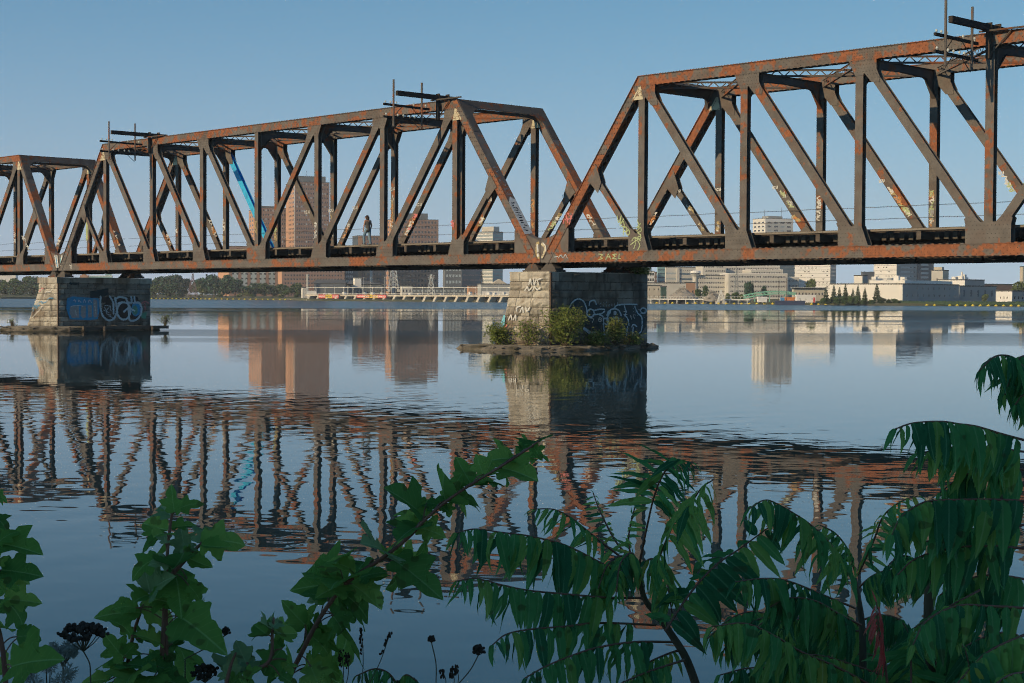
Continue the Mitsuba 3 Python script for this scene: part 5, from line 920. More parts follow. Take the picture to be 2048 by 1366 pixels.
# ---------------------------------------------------------------- the walker on the deck
mat('skin', mikit.proc(lambda p, n, uv: mix((.40, .22, .15), (.50, .29, .20), fbm(p.x*20, p.y*20, p.z*20, 2))), .55); mat('hair', (.045, .028, .02), .6); mat('cap_cloth', (.05, .032, .03), .85); mat('shirt_cloth', mikit.proc(lambda p, n, uv: mix((.07, .068, .065), (.12, .115, .105), fbm(p.x*14, p.y*14, p.z*9, 3))), .9)
mat('jeans_cloth', mikit.proc(lambda p, n, uv: mix((.10, .17, .24), (.22, .32, .40), fbm(p.x*16, p.y*16, p.z*7, 3))), .9); mat('shoe_leather', (.05, .045, .045), .6); mat('shoe_sole', (.5, .5, .48), .7)
def hulls(bones, res=.03, taubin=8):
    tot = None
    for (a, ra), (b, rb) in bones:
        sa = m3.Manifold.sphere(ra, 20).translate(list(map(float, a))); sb = m3.Manifold.sphere(rb, 20).translate(list(map(float, b))); h = m3.Manifold.batch_hull([sa, sb]); tot = h if tot is None else tot+h
    m = tot.refine_to_length(res).to_mesh(); t = trimesh.Trimesh(m.vert_properties[:, :3], m.tri_verts); trimesh.smoothing.filter_taubin(t, iterations=taubin); return t
def walker():
    key = thing('person', 'person in dark cap, grey sleeveless top and blue jeans walking away along the deck', 'person'); M = frame(False)@np.array([[-1, 0, 0, -15.1], [0, -1, 0, .78], [0, 0, 1, 5.64], [0, 0, 0, 1.]])
    H = dict(pel=(0, 0, .93), che=(.02, 0, 1.22), nek=(.035, 0, 1.46), hed=(.075, .015, 1.585), jaw=(.125, .03, 1.535))
    sL, sR = (.02, .185, 1.40), (.0, -.185, 1.40); eL, hL = (.055, .235, 1.13), (.15, .215, .90); eR, hR = (-.04, -.24, 1.13), (.06, -.22, .90)
    hipL, kL, aL, tL_ = (.01, .09, .90), (.245, .11, .52), (.20, .11, .10), (.34, .13, .055); hipR, kR, aR, tR_ = (-.01, -.09, .90), (-.02, -.10, .49), (-.12, -.10, .085), (.02, -.12, .05)
    S = lambda p, r: (np.array(p), r)
    limb = [(S(H['pel'], .135), S(H['che'], .135)), (S(H['che'], .135), S((.02, 0, 1.36), .115)), (S((.02, .08, 1.37), .09), S(sL, .062)), (S((.02, -.08, 1.37), .09), S(sR, .062)), (S((.02, 0, 1.38), .075), S(H['nek'], .056)), (S(H['nek'], .054), S((.06, .01, 1.54), .06)),
            (S(H['hed'], .092), S((.045, .01, 1.62), .092)), (S(H['hed'], .085), S(H['jaw'], .045)), (S((.165, .037, 1.58), .014), S((.178, .04, 1.555), .014)), (S((.06, .105, 1.585), .016), S((.055, .11, 1.565), .02)), (S((.085, -.075, 1.585), .016), S((.08, -.08, 1.565), .02)), (S((.15, .032, 1.527), .02), S((.158, .035, 1.522), .012)),
            (S(sL, .056), S(eL, .041)), (S(eL, .041), S(hL, .029)), (S(sR, .056), S(eR, .041)), (S(eR, .041), S(hR, .029)), (S(hipL, .10), S(kL, .062)), (S(kL, .06), S(aL, .042)), (S(hipR, .10), S(kR, .062)), (S(kR, .06), S(aR, .042)), (S(aL, .04), S(tL_, .035)), (S(aR, .04), S(tR_, .035))]
    for h, s in ((hL, 1), (hR, -1)):
        h = np.array(h); f = nrm([.25, 0, -1]); pc = h+f*.05; limb.append((S(h, .026), S(pc, .032)))
        for i, (dx, ln) in enumerate(((-.027, .062), (-.009, .074), (.009, .07), (.026, .055))): k = h+f*.085+np.array([dx, 0, 0]); m_ = k+f*ln*.55+np.array([.0, -s*.006, 0]); e = m_+nrm([.1, -s*.6, -1])*ln*.5; limb += [(S(k-f*.03, .0095), S(m_, .009)), (S(m_, .009), S(e, .0075))]
        k = h+f*.03+np.array([.028, 0, 0]); limb += [(S(k, .011), S(k+np.array([.022, -s*.01, -.035]), .0095)), (S(k+np.array([.022, -s*.01, -.035]), .0095), S(k+np.array([.02, -s*.018, -.062]), .008))]
    put = lambda n, t, m: obj(n, MB().tm(t).xf(M), m, key, smooth=True)
    put('body', hulls(limb, .02, 6), 'skin')
    put('sleeveless_top', hulls([(S((0, 0, .90), .15), S((.015, 0, 1.1), .142)), (S((.015, 0, 1.1), .142), S((.02, 0, 1.25), .15)), (S((.015, .03, 1.25), .142), S((.02, .10, 1.375), .083)), (S((.015, -.03, 1.25), .142), S((.015, -.10, 1.375), .083)), (S((.0, .06, .86), .12), S((.0, -.06, .86), .12))], .03, 5), 'shirt_cloth')
    put('jeans', hulls([(S((0, .05, .88), .122), S((0, -.05, .88), .122)), (S(hipL, .112), S(kL, .078)), (S(kL, .078), S((.195, .11, .15), .066)), (S((.195, .11, .15), .066), S((.2, .11, .11), .068)), (S(hipR, .112), S(kR, .078)), (S(kR, .078), S((-.11, -.10, .14), .066)), (S((-.11, -.10, .14), .066), S((-.12, -.10, .1), .068))], .03, 5), 'jeans_cloth')
    for a, b_ in ((aL, tL_), (aR, tR_)):
        a, b_ = np.array(a), np.array(b_); heel = a+np.array([-.05, 0, -.045]); put('shoe', hulls([(S(heel, .045), S(a, .05)), (S(a, .05), S(b_, .042)), (S(heel, .04), S(b_+[.03, 0, -.01], .036))], .02, 4), 'shoe_leather')
        so = MB().bar(heel+[-.035, 0, -.036], b_+[.06, 0, -.04], .085, .018); obj('shoe_sole', so.xf(M), 'shoe_sole', key)
    put('hair', hulls([(S((.03, .0, 1.60), .105), S((.0, -.005, 1.53), .085)), (S((0, 0, 1.53), .085), S((-.015, 0, 1.47), .06)), (S((.05, .075, 1.58), .04), S((.03, .07, 1.50), .035)), (S((.05, -.065, 1.58), .04), S((.03, -.065, 1.50), .035))], .02, 4), 'hair')
    put('cap', hulls([(S((.06, .012, 1.645), .098), S((.05, .01, 1.665), .085)), (S((.14, .03, 1.645), .045), S((.215, .045, 1.625), .03))], .02, 5), 'cap_cloth')
walker()
# ---------------------------------------------------------------- foreground plants on the near bank
def leaf_bsdf(key, lo, hi, vein, rough=.45, tr=.5, nv=9., slant=.75):
    def fn(p, n, uv):
        x, y = dr.abs(uv.x), uv.y; c = mix(lo, hi, fbm(p.x*9, p.y*9, p.z*9, 2)*.75+.25*noise(p.x*70, p.y*70, p.z*70))
        v = dr.abs(dr.sin((y-slant*x)*nv*3.1416)); m = dr.maximum(1-smoothstep(.006, .020, x), (1-smoothstep(.04, .20, v))*.40)
        spot = smoothstep(.76, .84, noise(p.x*55+3, p.y*55, p.z*55))*.5
        return mix(mix(c, vein, m), (.10, .075, .03), spot)
    scene[key] = {'type': 'principledthin', 'base_color': mikit.proc(fn), 'roughness': rough, 'diff_trans': tr, 'eta': 1.4, 'spec_trans': 0.0}
leaf_bsdf('ninebark_leaf', (.13, .30, .06), (.24, .42, .10), (.30, .48, .17), tr=1.0)
leaf_bsdf('ninebark_leaf_fresh', (.22, .40, .08), (.34, .52, .13), (.38, .56, .2), tr=1.05)
leaf_bsdf('ninebark_leaf_deep', (.08, .22, .055), (.15, .31, .08), (.22, .38, .15), rough=.35, tr=.8)
leaf_bsdf('ninebark_leaf_pale', (.22, .34, .15), (.34, .45, .22), (.40, .52, .28), tr=.9)
leaf_bsdf('sumac_leaf', (.075, .29, .10), (.16, .41, .13), (.20, .42, .17), tr=.95, nv=16., slant=1.3)
leaf_bsdf('sumac_leaf_light', (.18, .38, .09), (.31, .50, .13), (.34, .50, .18), tr=1.0, nv=16., slant=1.3)
leaf_bsdf('sumac_leaf_deep', (.03, .15, .07), (.065, .22, .09), (.13, .30, .15), rough=.35, tr=.7, nv=16., slant=1.3)
leaf_bsdf('sumac_leaf_gold', (.34, .38, .07), (.48, .48, .10), (.5, .52, .2), tr=1.0, nv=16., slant=1.3)
leaf_bsdf('sumac_leaf_red', (.70, .09, .09), (.85, .18, .15), (.85, .32, .26), tr=1.0, nv=16., slant=1.3)
mat('red_stem', mikit.proc(lambda p, n, uv: mix((.16, .06, .045), (.28, .13, .085), fbm(p.x*30, p.y*30, p.z*14, 2))), .6); mat('sumac_bark', mikit.proc(lambda p, n, uv: mix((.08, .055, .04), (.20, .14, .10), fbm(p.x*40, p.y*40, p.z*18, 3))), .85)
mat('seed_brown', (.055, .035, .026), .9); mat('seed_grey', (.30, .30, .27), .95); mat('dry_stem', (.12, .10, .07), .9)
def blade(half, ny, curl, fold, seed, wave=.012, tth=.012):
    """leaf from its right half outline [(x, y)...] base to tip: rib, two inner rows, rim; curl bends the tip down, fold lifts the sides"""
    R = np.random.default_rng(seed); H = np.asarray(half, float); d = np.r_[0, np.cumsum(np.linalg.norm(np.diff(H, axis=0), axis=1))]; s = np.linspace(0, d[-1], ny); X, Y = np.interp(s, d, H[:, 0]), np.interp(s, d, H[:, 1])
    tooth = np.where(np.arange(ny) % 2, 1, -1)*tth; rib = np.linspace(0, 1, ny); V, UV, F = [], [], []
    for side in (1, -1):
        b = len(V)
        for i in range(ny):
            xo = max(0, X[i]+(tooth[i] if 0 < i < ny-1 else 0)+R.normal(0, tth*.3)); yo = Y[i]-(tooth[i]*.6 if 0 < i < ny-1 else 0)
            for f in (0, .5, 1): V.append([side*xo*f, rib[i]*(1-f)+yo*f, 0]); UV.append([side*xo*f, rib[i]*(1-f)+yo*f])
        F += [[b+i*3+j, b+i*3+j+1, b+i*3+j+4, b+i*3+j+3] if side > 0 else [b+i*3+j+3, b+i*3+j+4, b+i*3+j+1, b+i*3+j] for i in range(ny-1) for j in range(2)]
    V, UV = np.array(V), np.array(UV); V[:, 2] = fold*np.abs(V[:, 0]) + wave*np.sin(V[:, 1]*17+seed)*np.abs(V[:, 0])*6 - .0
    if abs(curl) > 1e-6: a = V[:, 1]*curl; z = V[:, 2].copy(); V[:, 1], V[:, 2] = np.sin(a)/curl+np.sin(a)*0, -(1-np.cos(a))/curl+z*np.cos(a)
    F = np.array(F); F = np.vstack([F[:, [0, 1, 2]], F[:, [0, 2, 3]]]); return mikit.ply((V, F), smooth=True, uv=UV)
NB = [(0, 0), (.08, -.04), (.28, -.05), (.40, .06), (.30, .16), (.24, .21), (.44, .28), (.62, .48), (.55, .54), (.36, .47), (.21, .44), (.27, .60), (.25, .74), (.13, .88), (.0, 1.0)]
NB2 = [(0, 0), (.12, -.03), (.34, .04), (.36, .15), (.24, .22), (.46, .36), (.56, .53), (.40, .50), (.22, .46), (.24, .60), (.24, .76), (.11, .90), (0, 1.0)]
NB3 = [(0, 0), (.09, 0), (.22, .10), (.36, .28), (.42, .44), (.30, .48), (.24, .56), (.22, .70), (.12, .87), (0, 1.0)]
NINE = [mikit_leaf for mikit_leaf in (blade(NB, 27, .5, .22, 1), blade(NB, 27, 1.0, .12, 2), blade(NB2, 25, .3, .35, 3), blade(NB2, 25, 1.3, .15, 4), blade(NB3, 23, .7, .3, 5), blade(NB3, 23, -.3, .45, 6))]
SU = [(0, 0), (.06, .005), (.115, .09), (.138, .24), (.134, .42), (.108, .60), (.068, .77), (.026, .91), (0, 1.0)]
SUMAC = [blade(SU, 27, c, f, 10+i, .02, .0045) for i, (c, f) in enumerate(((.5, .25), (.9, .15), (1.3, .3), (.2, .4), (.7, -.15)))]
def place_leaf(name, proto, m, parent, base, d, n, size, wscale=1.):
    y = nrm(d); n = np.asarray(n, float); z = n-y*(n@y); z = nrm(z if np.linalg.norm(z) > 1e-3 else np.cross(y, [1, .3, .2])); x = np.cross(y, z); M = np.eye(4); M[:3, 0], M[:3, 1], M[:3, 2], M[:3, 3] = x*size*wscale, y*size, z*size, base; return obj(name, proto, m, parent, to_world=M)
_G = random.Random(31)
def down_to_bank(p): return [p+np.array([_G.uniform(-.03, .03), .02, -.35]), np.array([p[0]+_G.uniform(-.05, .05), p[1]+.03, .75])]
def ninebark(label, stems, leaves, Y, name='leafy_shrub', size=1.):
    """stems: sight-line polylines; leaves: base u, v, tip u, v (2048 wide survey), pale 0/1"""
    key = thing(name, label, 'shrub'); paths = []
    for st in stems:
        P = [at(u, v, Y+dy) for u, v, dy in [(s+(0,))[:3] if len(s) == 2 else s for s in st]]; low = P[0]
        path = np.vstack([down_to_bank(low)[::-1], smooth_line(P, 5)]); n = len(path); obj('stem', MB().tube(path, np.linspace(.0048, .0016, n), 7), 'red_stem', key, smooth=True); paths.append(path)
    allp = np.vstack(paths)
    for L in leaves:
        bu, bv, tu, tv = L[:4]; pale = len(L) > 4 and L[4]; dy = _G.uniform(-.10, .10); b = at(bu, bv, Y+dy*.5); t = at(tu, tv, Y+dy+_G.uniform(-.07, .07)); d = t-b; ln = np.linalg.norm(d)
        up = np.array([_G.uniform(-.45, .45), -.75+_G.uniform(-.35, .25), .75]); pr = _G.choice(NINE); k = place_leaf('leaf', pr, 'ninebark_leaf_pale' if pale else _G.choice(['ninebark_leaf', 'ninebark_leaf', 'ninebark_leaf_fresh', 'ninebark_leaf_deep']), key, b, d, up, ln*1.06*size, _G.uniform(.72, 1.0))
        q = allp[np.argmin(np.linalg.norm(allp-b-np.array([0, 0, -.012]), axis=1))]
        if .004 < np.linalg.norm(q-b) < .12: obj('leaf_stalk', MB().tube(smooth_line([q, (q+b)/2+[0, 0, .004], b], 3), .0011, 5), 'red_stem', key)
    return key
def R1(L): return [tuple([a/3.206, 940+b/3.206, c/3.206, 940+d/3.206]+e) for a, b, c, d, *e in L]
def R2(L): return [tuple([400+a/2.7, 860+b/2.7, 400+c/2.7, 860+d/2.7]+e) for a, b, c, d, *e in L]
ninebark('leafy shrub cut off by the left edge of the photo', [[(14, 1400), (4, 1290), (-22, 1180), (-34, 1060), (-30, 975)]],
         R1([(-40, 160, 82, 182), (-50, 300, 40, 292), (-30, 470, 245, 496), (-20, 480, 80, 335), (-20, 490, 58, 552), (-30, 620, 30, 545), (10, 640, 247, 662), (20, 650, 180, 706), (-10, 650, 45, 720), (30, 830, 262, 836), (35, 840, 228, 1000), (20, 830, -60, 900), (-20, 950, 60, 1085), (120, 1070, 382, 1218), (110, 1068, 298, 1045), (75, 1262, 312, 1172), (60, 1270, -30, 1200)]), 2.5)
ninebark('leafy shrub with two red stems left of centre at the bottom', [[(318, 1400), (327, 1262), (331, 1172), (336, 1092), (346, 1012), (350, 985)], [(246, 1400, .1), (262, 1290, .08), (281, 1225, .06), (300, 1188, .05)], [(330, 1165), (372, 1118), (402, 1088), (432, 1068)]],
         R1([(1120, 270, 1090, 108), (1130, 260, 1252, 165), (1105, 300, 1012, 208, 1), (1095, 370, 1254, 342), (1080, 385, 955, 372), (1052, 410, 1000, 400), (1030, 425, 885, 502), (1060, 470, 1045, 380, 1), (1290, 470, 1532, 402), (1285, 468, 1384, 294, 1), (1290, 480, 1484, 518), (1190, 540, 1150, 348, 1), (1180, 545, 1250, 420, 1), (1040, 540, 868, 508), (1020, 560, 806, 622), (1180, 520, 1300, 515), (1200, 560, 1356, 636), (1100, 580, 1085, 510), (1090, 600, 1010, 560, 1), (1100, 640, 1180, 600), (962, 790, 918, 608, 1), (970, 780, 1050, 668, 1), (1080, 740, 1044, 560), (1060, 720, 1240, 640), (1130, 690, 1166, 850), (1210, 740, 1332, 855), (1200, 700, 1272, 720), (960, 800, 872, 812), (868, 884, 720, 848), (870, 880, 770, 900), (900, 912, 616, 905), (905, 850, 1145, 992), (1000, 830, 1135, 850), (1130, 900, 1252, 846), (1150, 930, 1304, 890), (1150, 940, 1356, 1060), (840, 1060, 780, 930), (790, 1200, 664, 1052), (800, 1190, 884, 1080), (790, 1210, 624, 1136), (790, 1225, 648, 1282), (870, 1080, 1000, 1015), (1030, 1110, 890, 1040), (1090, 1110, 1342, 1156), (1105, 1112, 1180, 1012, 1), (1060, 1150, 1160, 1110), (1050, 1160, 1140, 1215), (1010, 1260, 1256, 1304), (1020, 1280, 960, 1160), (810, 1250, 975, 1222), (800, 1260, 740, 1340), (700, 1345, 498, 1335), (720, 1360, 690, 1420), (1000, 1330, 1210, 1368), (990, 1320, 830, 1366), (870, 1290, 780, 1366), (900, 1330, 960, 1250)]), 2.7)
_br = [(470, 1366), (560, 1180), (650, 1010), (760, 860), (850, 780), (1000, 680), (1130, 575), (1220, 480), (1330, 385), (1470, 290), (1620, 200), (1760, 110), (1832, 58)]
ninebark('long leaning leafy branch reaching up to the middle of the photo', [[(548, 1440)]+[(400+a/2.7, 860+b/2.7, -.012*i) for i, (a, b) in enumerate(_br)]],
         R2([(1762, 108, 1738, 18), (1782, 98, 1858, 74), (1790, 76, 1822, 22), (1750, 120, 1735, 60), (1800, 90, 1830, 130), (1710, 150, 1832, 212), (1715, 145, 1822, 120), (1702, 160, 1608, 132), (1690, 170, 1655, 105), (1630, 205, 1800, 240), (1620, 210, 1700, 285), (1545, 235, 1602, 98), (1530, 240, 1486, 132), (1470, 300, 1388, 172), (1480, 285, 1618, 198), (1475, 300, 1440, 180), (1500, 280, 1610, 240), (1325, 380, 1276, 272), (1335, 370, 1402, 248), (1370, 362, 1562, 346), (1372, 375, 1478, 462), (1335, 395, 1350, 472), (1225, 395, 1322, 380), (1215, 474, 1046, 298), (1218, 466, 1214, 332), (1190, 490, 1052, 370), (1195, 500, 1042, 508), (1190, 510, 1110, 470), (1185, 515, 1070, 560), (1180, 525, 1325, 560), (1190, 532, 1308, 692), (1100, 572, 1018, 604), (1005, 682, 930, 556, 1), (1010, 690, 1100, 660), (1050, 700, 1240, 706), (1055, 706, 1298, 880), (1060, 712, 1150, 862), (750, 760, 512, 642), (755, 750, 680, 600), (850, 770, 922, 596), (840, 775, 760, 680), (940, 700, 860, 740), (830, 800, 1012, 800), (840, 806, 985, 740), (790, 832, 500, 830), (780, 820, 705, 766), (786, 830, 640, 870), (690, 905, 545, 852), (680, 900, 570, 920, 1), (770, 880, 975, 1015), (790, 870, 975, 850), (740, 885, 770, 980), (820, 830, 960, 920), (712, 1000, 990, 1140), (716, 994, 880, 985), (720, 1006, 820, 1130), (572, 1050, 338, 1002), (566, 1046, 612, 932), (568, 1052, 440, 930), (592, 1100, 790, 1138), (596, 1106, 742, 1222), (590, 1095, 530, 1160), (640, 1060, 720, 1055), (592, 1270, 826, 1282), (600, 1280, 640, 1380), (596, 1276, 800, 1380), (580, 1290, 620, 1200)]), 2.85)
ninebark('small leafy sprig with pale upright leaves at the bottom left of the long branch', [[(462, 1420), (500, 1350), (540, 1320), (545, 1260), (548, 1235)], [(440, 1420), (452, 1370), (462, 1330), (472, 1305)]],
         R2([(440, 1180, 250, 1160), (440, 1185, 290, 1336), (445, 1178, 380, 1128), (500, 1255, 490, 1158), (498, 1258, 420, 1290), (392, 1072, 274, 1028, 1), (392, 1066, 446, 1008, 1), (384, 1090, 496, 1116), (380, 1085, 352, 1024, 1), (372, 1110, 310, 1075), (250, 1256, 198, 1160, 1), (256, 1250, 285, 1190, 1), (165, 1340, 172, 1205, 1), (160, 1345, 84, 1290, 1), (170, 1340, 232, 1256, 1), (230, 1330, 150, 1380), (240, 1340, 320, 1280), (430, 1325, 545, 1380), (420, 1320, 330, 1366), (260, 1370, 380, 1340), (300, 1380, 210, 1400)]), 2.6)
# sumacs
def frond(key, pts, Y0, Y1, L, pairs=10, droop=.75, roll=0., m='sumac_leaf', wid=1., fwd=.35, start=.12, spread=.5, stem='red_stem', rr=.0026):
    pairs = int(round(pairs*1.35)); wid *= .84
    P = smooth_line([at(u, v, Y0+(Y1-Y0)*i/(len(pts)-1)) for i, (u, v) in enumerate(pts)], 6); n = len(P); fk = obj('frond', MB().tube(P, np.linspace(rr, .0012, n), 6), stem, key, smooth=True)
    seg = np.r_[0, np.cumsum(np.linalg.norm(np.diff(P, axis=0), axis=1))]; up = np.array([0, 0, 1.])
    for i in range(pairs+1):
        s = start+(1-start)*(i+.5*(i < pairs)*.6)/pairs if i < pairs else 1.0; q = np.array([np.interp(s*seg[-1], seg, P[:, k]) for k in range(3)]); e = min(n-1, max(1, int(np.searchsorted(seg, s*seg[-1])))); t = nrm(P[e]-P[e-1])
        S = np.cross(t, up); S = nrm(S) if np.linalg.norm(S) > .1 else np.array([1., 0, 0]); W = nrm(np.cross(S, t)); S, W = S*math.cos(roll)+W*math.sin(roll), W*math.cos(roll)-S*math.sin(roll)
        size = L*q[1]/FOC*(.62+.5*math.sin(math.pi*min(1, .15+.8*s)))*(.72 if s > .9 else 1)
        for sd in ((1, -1) if i < pairs else (0,)):
            if _G.random() < .05: continue
            j = lambda a: _G.gauss(0, a); d = S*sd*(spread+j(.12))-up*(droop+j(.13))+t*(fwd+j(.14)) if sd else t*.8-up*droop*.7; nn = W+S*sd*.5*(1 if droop > .5 else .1)+np.array([j(.3), -.25+j(.25), .1])
            q_ = _G.random(); mm = m if m == 'sumac_leaf_red' else (('sumac_leaf_deep' if q_ < .34 else 'sumac_leaf' if q_ < .8 else 'sumac_leaf_light') if m == 'sumac_leaf' else ('sumac_leaf_deep' if q_ < .12 else 'sumac_leaf' if q_ < .4 else 'sumac_leaf_light' if q_ < .93 else 'sumac_leaf_gold'))
            place_leaf('leaflet', SUMAC[_G.randrange(5)], mm, fk, q+S*sd*.002, d, nn, size*_G.uniform(.80, 1.14), wid*_G.uniform(.9, 1.15))
def sumac(label, trunk, Y, r0=.0095):
    key = thing('sumac', label, 'sumac'); P = [at(u, v, Y+dy) for u, v, dy in trunk]; path = np.vstack([down_to_bank(P[0])[::-1], smooth_line(P, 5)]); obj('trunk', MB().tube(path, np.linspace(r0, .005, len(path)), 9), 'sumac_bark', key, smooth=True); return key
S1 = sumac('sumac with long drooping fronds right of the photo centre', [(1402, 1400, 0), (1374, 1321, 0), (1342, 1268, 0), (1314, 1229, 0), (1289, 1197, 0), (1276, 1138, 0)], 3.3)
D_ = 'sumac_leaf'; LT = 'sumac_leaf_light'
frond(S1, [(1250, 1120), (1214, 1093), (1165, 1054), (1143, 1036), (1108, 1019), (1066, 1018)], 3.35, 3.2, 62, 9, .55, 0, LT, .8)
frond(S1, [(1262, 1160), (1200, 1125), (1129, 1090), (1058, 1072), (1004, 1065), (951, 1058), (912, 1066)], 3.3, 3.0, 98, 15, .95)
frond(S1, [(1285, 1196), (1211, 1195), (1129, 1188), (1058, 1181), (1004, 1170), (951, 1157), (914, 1162)], 3.25, 2.95, 88, 13, .95)
frond(S1, [(1312, 1250), (1200, 1246), (1129, 1253), (1058, 1259), (1012, 1269), (985, 1290)], 3.25, 2.9, 84, 12, .95)
frond(S1, [(1344, 1284), (1271, 1284), (1200, 1294), (1147, 1310), (1093, 1332), (1050, 1356)], 3.2, 2.85, 88, 12, .95)
frond(S1, [(1270, 1140), (1257, 1083), (1266, 1029), (1276, 996)], 3.4, 3.4, 40, 8, .35, .5, LT, .75, .55)
frond(S1, [(1278, 1132), (1293, 1058), (1310, 987), (1332, 940), (1357, 923), (1386, 926)], 3.3, 3.1, 84, 11, .38, .9, D_, .85, .25, .45, .62)
frond(S1, [(1300, 1150), (1321, 1108), (1353, 1036), (1378, 1012), (1403, 976), (1426, 960)], 3.2, 2.95, 92, 9, .9, .3, LT, 1.15, .3, .1)
frond(S1, [(1262, 1120), (1229, 1079), (1200, 1022), (1186, 985)], 3.45, 3.5, 40, 8, .45, .3, LT, .7, .5)
frond(S1, [(1276, 1136), (1245, 1112), (1215, 1130), (1196, 1178)], 3.35, 3.2, 74, 9, .8, 0, LT, .7)
frond(S1, [(1280, 1132), (1306, 1118), (1330, 1150), (1344, 1226)], 3.35, 3.2, 74, 9, .8, 0, LT, .7); frond(S1, [(1276, 1128), (1262, 1106), (1240, 1130), (1232, 1190)], 3.3, 3.15, 70, 8, .85, .2, D_, .7)
frond(S1, [(1360, 1300), (1330, 1310), (1290, 1330), (1262, 1366)], 3.3, 3.2, 60, 8, .8, 0, LT, .7); frond(S1, [(1368, 1320), (1290, 1346), (1230, 1372)], 3.2, 3.0, 70, 7, .8)
S2 = sumac('sumac in the lower right with a cluster of red leaves beside it', [(1724, 1420, 0), (1726, 1330, 0), (1724, 1248, 0), (1714, 1182, 0), (1709, 1157, 0)], 3.4)
frond(S2, [(1330, 1262), (1380, 1187), (1430, 1132), (1480, 1097), (1541, 1052)], 3.1, 3.25, 104, 10, .52, -.5, D_, 1.15, .35, .05, .75)
frond(S2, [(1709, 1160), (1681, 1117), (1651, 1077), (1611, 1042), (1551, 1006), (1526, 1001), (1498, 1018)], 3.4, 3.15, 92, 13, .85)
frond(S2, [(1712, 1150), (1697, 1102), (1671, 1067), (1640, 1050)], 3.5, 3.45, 50, 9, .6, .3, LT, .75)
frond(S2, [(1716, 1150), (1747, 1082), (1767, 1032), (1802, 1003), (1836, 992)], 3.5, 3.4, 54, 11, .55, .4, LT, .75)
frond(S2, [(1710, 1216), (1651, 1192), (1576, 1162), (1526, 1157), (1470, 1164)], 3.3, 3.05, 96, 11, .9); frond(S2, [(1722, 1250), (1676, 1227), (1631, 1202), (1580, 1196), (1540, 1214)], 3.25, 3.1, 92, 10, .9); frond(S2, [(1722, 1262), (1660, 1262), (1600, 1240), (1560, 1244)], 3.45, 3.3, 84, 9, .9)
frond(S2, [(1752, 1376), (1671, 1333), (1601, 1303), (1551, 1273), (1491, 1247), (1424, 1253)], 3.0, 2.8, 98, 13, .9, 0, LT, 1.05); frond(S2, [(1790, 1360), (1701, 1328), (1631, 1310), (1580, 1316)], 3.05, 2.95, 84, 9, .85, 0, LT)
frond(S2, [(1700, 1400), (1640, 1366), (1570, 1340), (1500, 1336), (1440, 1350)], 3.2, 3.0, 84, 11, .85); frond(S2, [(1822, 1400), (1822, 1330), (1820, 1270)], 3.0, 3.05, 104, 12, .75, 0, LT, .75, .2, .2, .7)
frond(S2, [(1776, 1380), (1768, 1310), (1757, 1262), (1753, 1204)], 2.95, 2.95, 64, 6, .95, 0, 'sumac_leaf_red', .55, .05, .45, .32)
frond(S2, [(1725, 1240), (1760, 1230), (1800, 1240), (1824, 1280)], 3.5, 3.4, 70, 9, .8); frond(S2, [(1712, 1180), (1748, 1150), (1790, 1140), (1830, 1160)], 3.6, 3.5, 72, 9, .8, 0, D_)
S3 = sumac('tallest sumac, with fronds cut off by the right edge of the photo', [(1868, 1420, 0), (1862, 1320, 0), (1857, 1237, 0), (1862, 1157, 0), (1890, 1080, 0), (1960, 1020, 0), (2060, 960, 0)], 3.1, .012)
frond(S3, [(2075, 1003), (2010, 1000), (1953, 999), (1877, 1001), (1842, 1007), (1802, 1034), (1784, 1070)], 2.85, 2.75, 118, 14, .95, 0, D_, 1.1)
frond(S3, [(2070, 886), (2003, 868), (1953, 853), (1918, 848), (1882, 843), (1827, 846), (1790, 858)], 2.9, 2.7, 104, 13, .9)
frond(S3, [(2070, 770), (2040, 728), (2018, 712), (1988, 714), (1958, 742)], 2.9, 2.8, 82, 10, .75, .2, D_, .8); frond(S3, [(2075, 730), (2050, 712), (2030, 730), (2010, 790)], 2.95, 2.9, 84, 9, .8, 0, D_, .8); frond(S3, [(2075, 800), (2048, 790), (2030, 810)], 2.9, 2.85, 70, 6, .9, 0, LT, .8)
frond(S3, [(2060, 905), (1990, 896), (1943, 891), (1892, 896), (1832, 908)], 3.0, 2.9, 96, 12, .85, 0, LT); frond(S3, [(2060, 940), (1995, 936), (1930, 950), (1880, 985)], 3.05, 2.95, 92, 10, .85)
frond(S3, [(2060, 1098), (1978, 1092), (1902, 1097), (1832, 1117), (1795, 1150)], 2.9, 2.8, 98, 12, .9); frond(S3, [(2060, 1050), (1990, 1052), (1920, 1062), (1850, 1084)], 3.05, 2.95, 96, 11, .9, 0, LT); frond(S3, [(2060, 1160), (1990, 1150), (1930, 1160), (1880, 1190)], 3.05, 3.0, 92, 10, .9)
frond(S3, [(2065, 1217), (1978, 1212), (1912, 1212), (1852, 1243), (1826, 1290)], 2.85, 2.75, 96, 11, .9); frond(S3, [(2062, 1264), (1978, 1303), (1927, 1353), (1890, 1400)], 2.75, 2.65, 112, 10, .7, -.3, LT, 1.15, .35, .1, .6); frond(S3, [(1960, 1180), (1938, 1192), (1882, 1222), (1828, 1256)], 3.0, 2.9, 84, 9, .9, 0, LT)
frond(S3, [(1866, 1160), (1830, 1120), (1800, 1112), (1776, 1132)], 3.2, 3.1, 80, 9, .85); frond(S3, [(2060, 1300), (1990, 1330), (1950, 1380)], 2.9, 2.85, 100, 8, .8); frond(S3, [(1862, 1250), (1900, 1270), (1930, 1300), (1940, 1350)], 3.1, 3.0, 90, 9, .85); frond(S3, [(2070, 1345), (2020, 1350), (1970, 1385)], 2.7, 2.6, 96, 7, .8, 0, LT, 1.1)
frond(S3, [(1866, 1330), (1900, 1320), (1950, 1335), (1990, 1380)], 3.2, 3.1, 86, 9, .85)
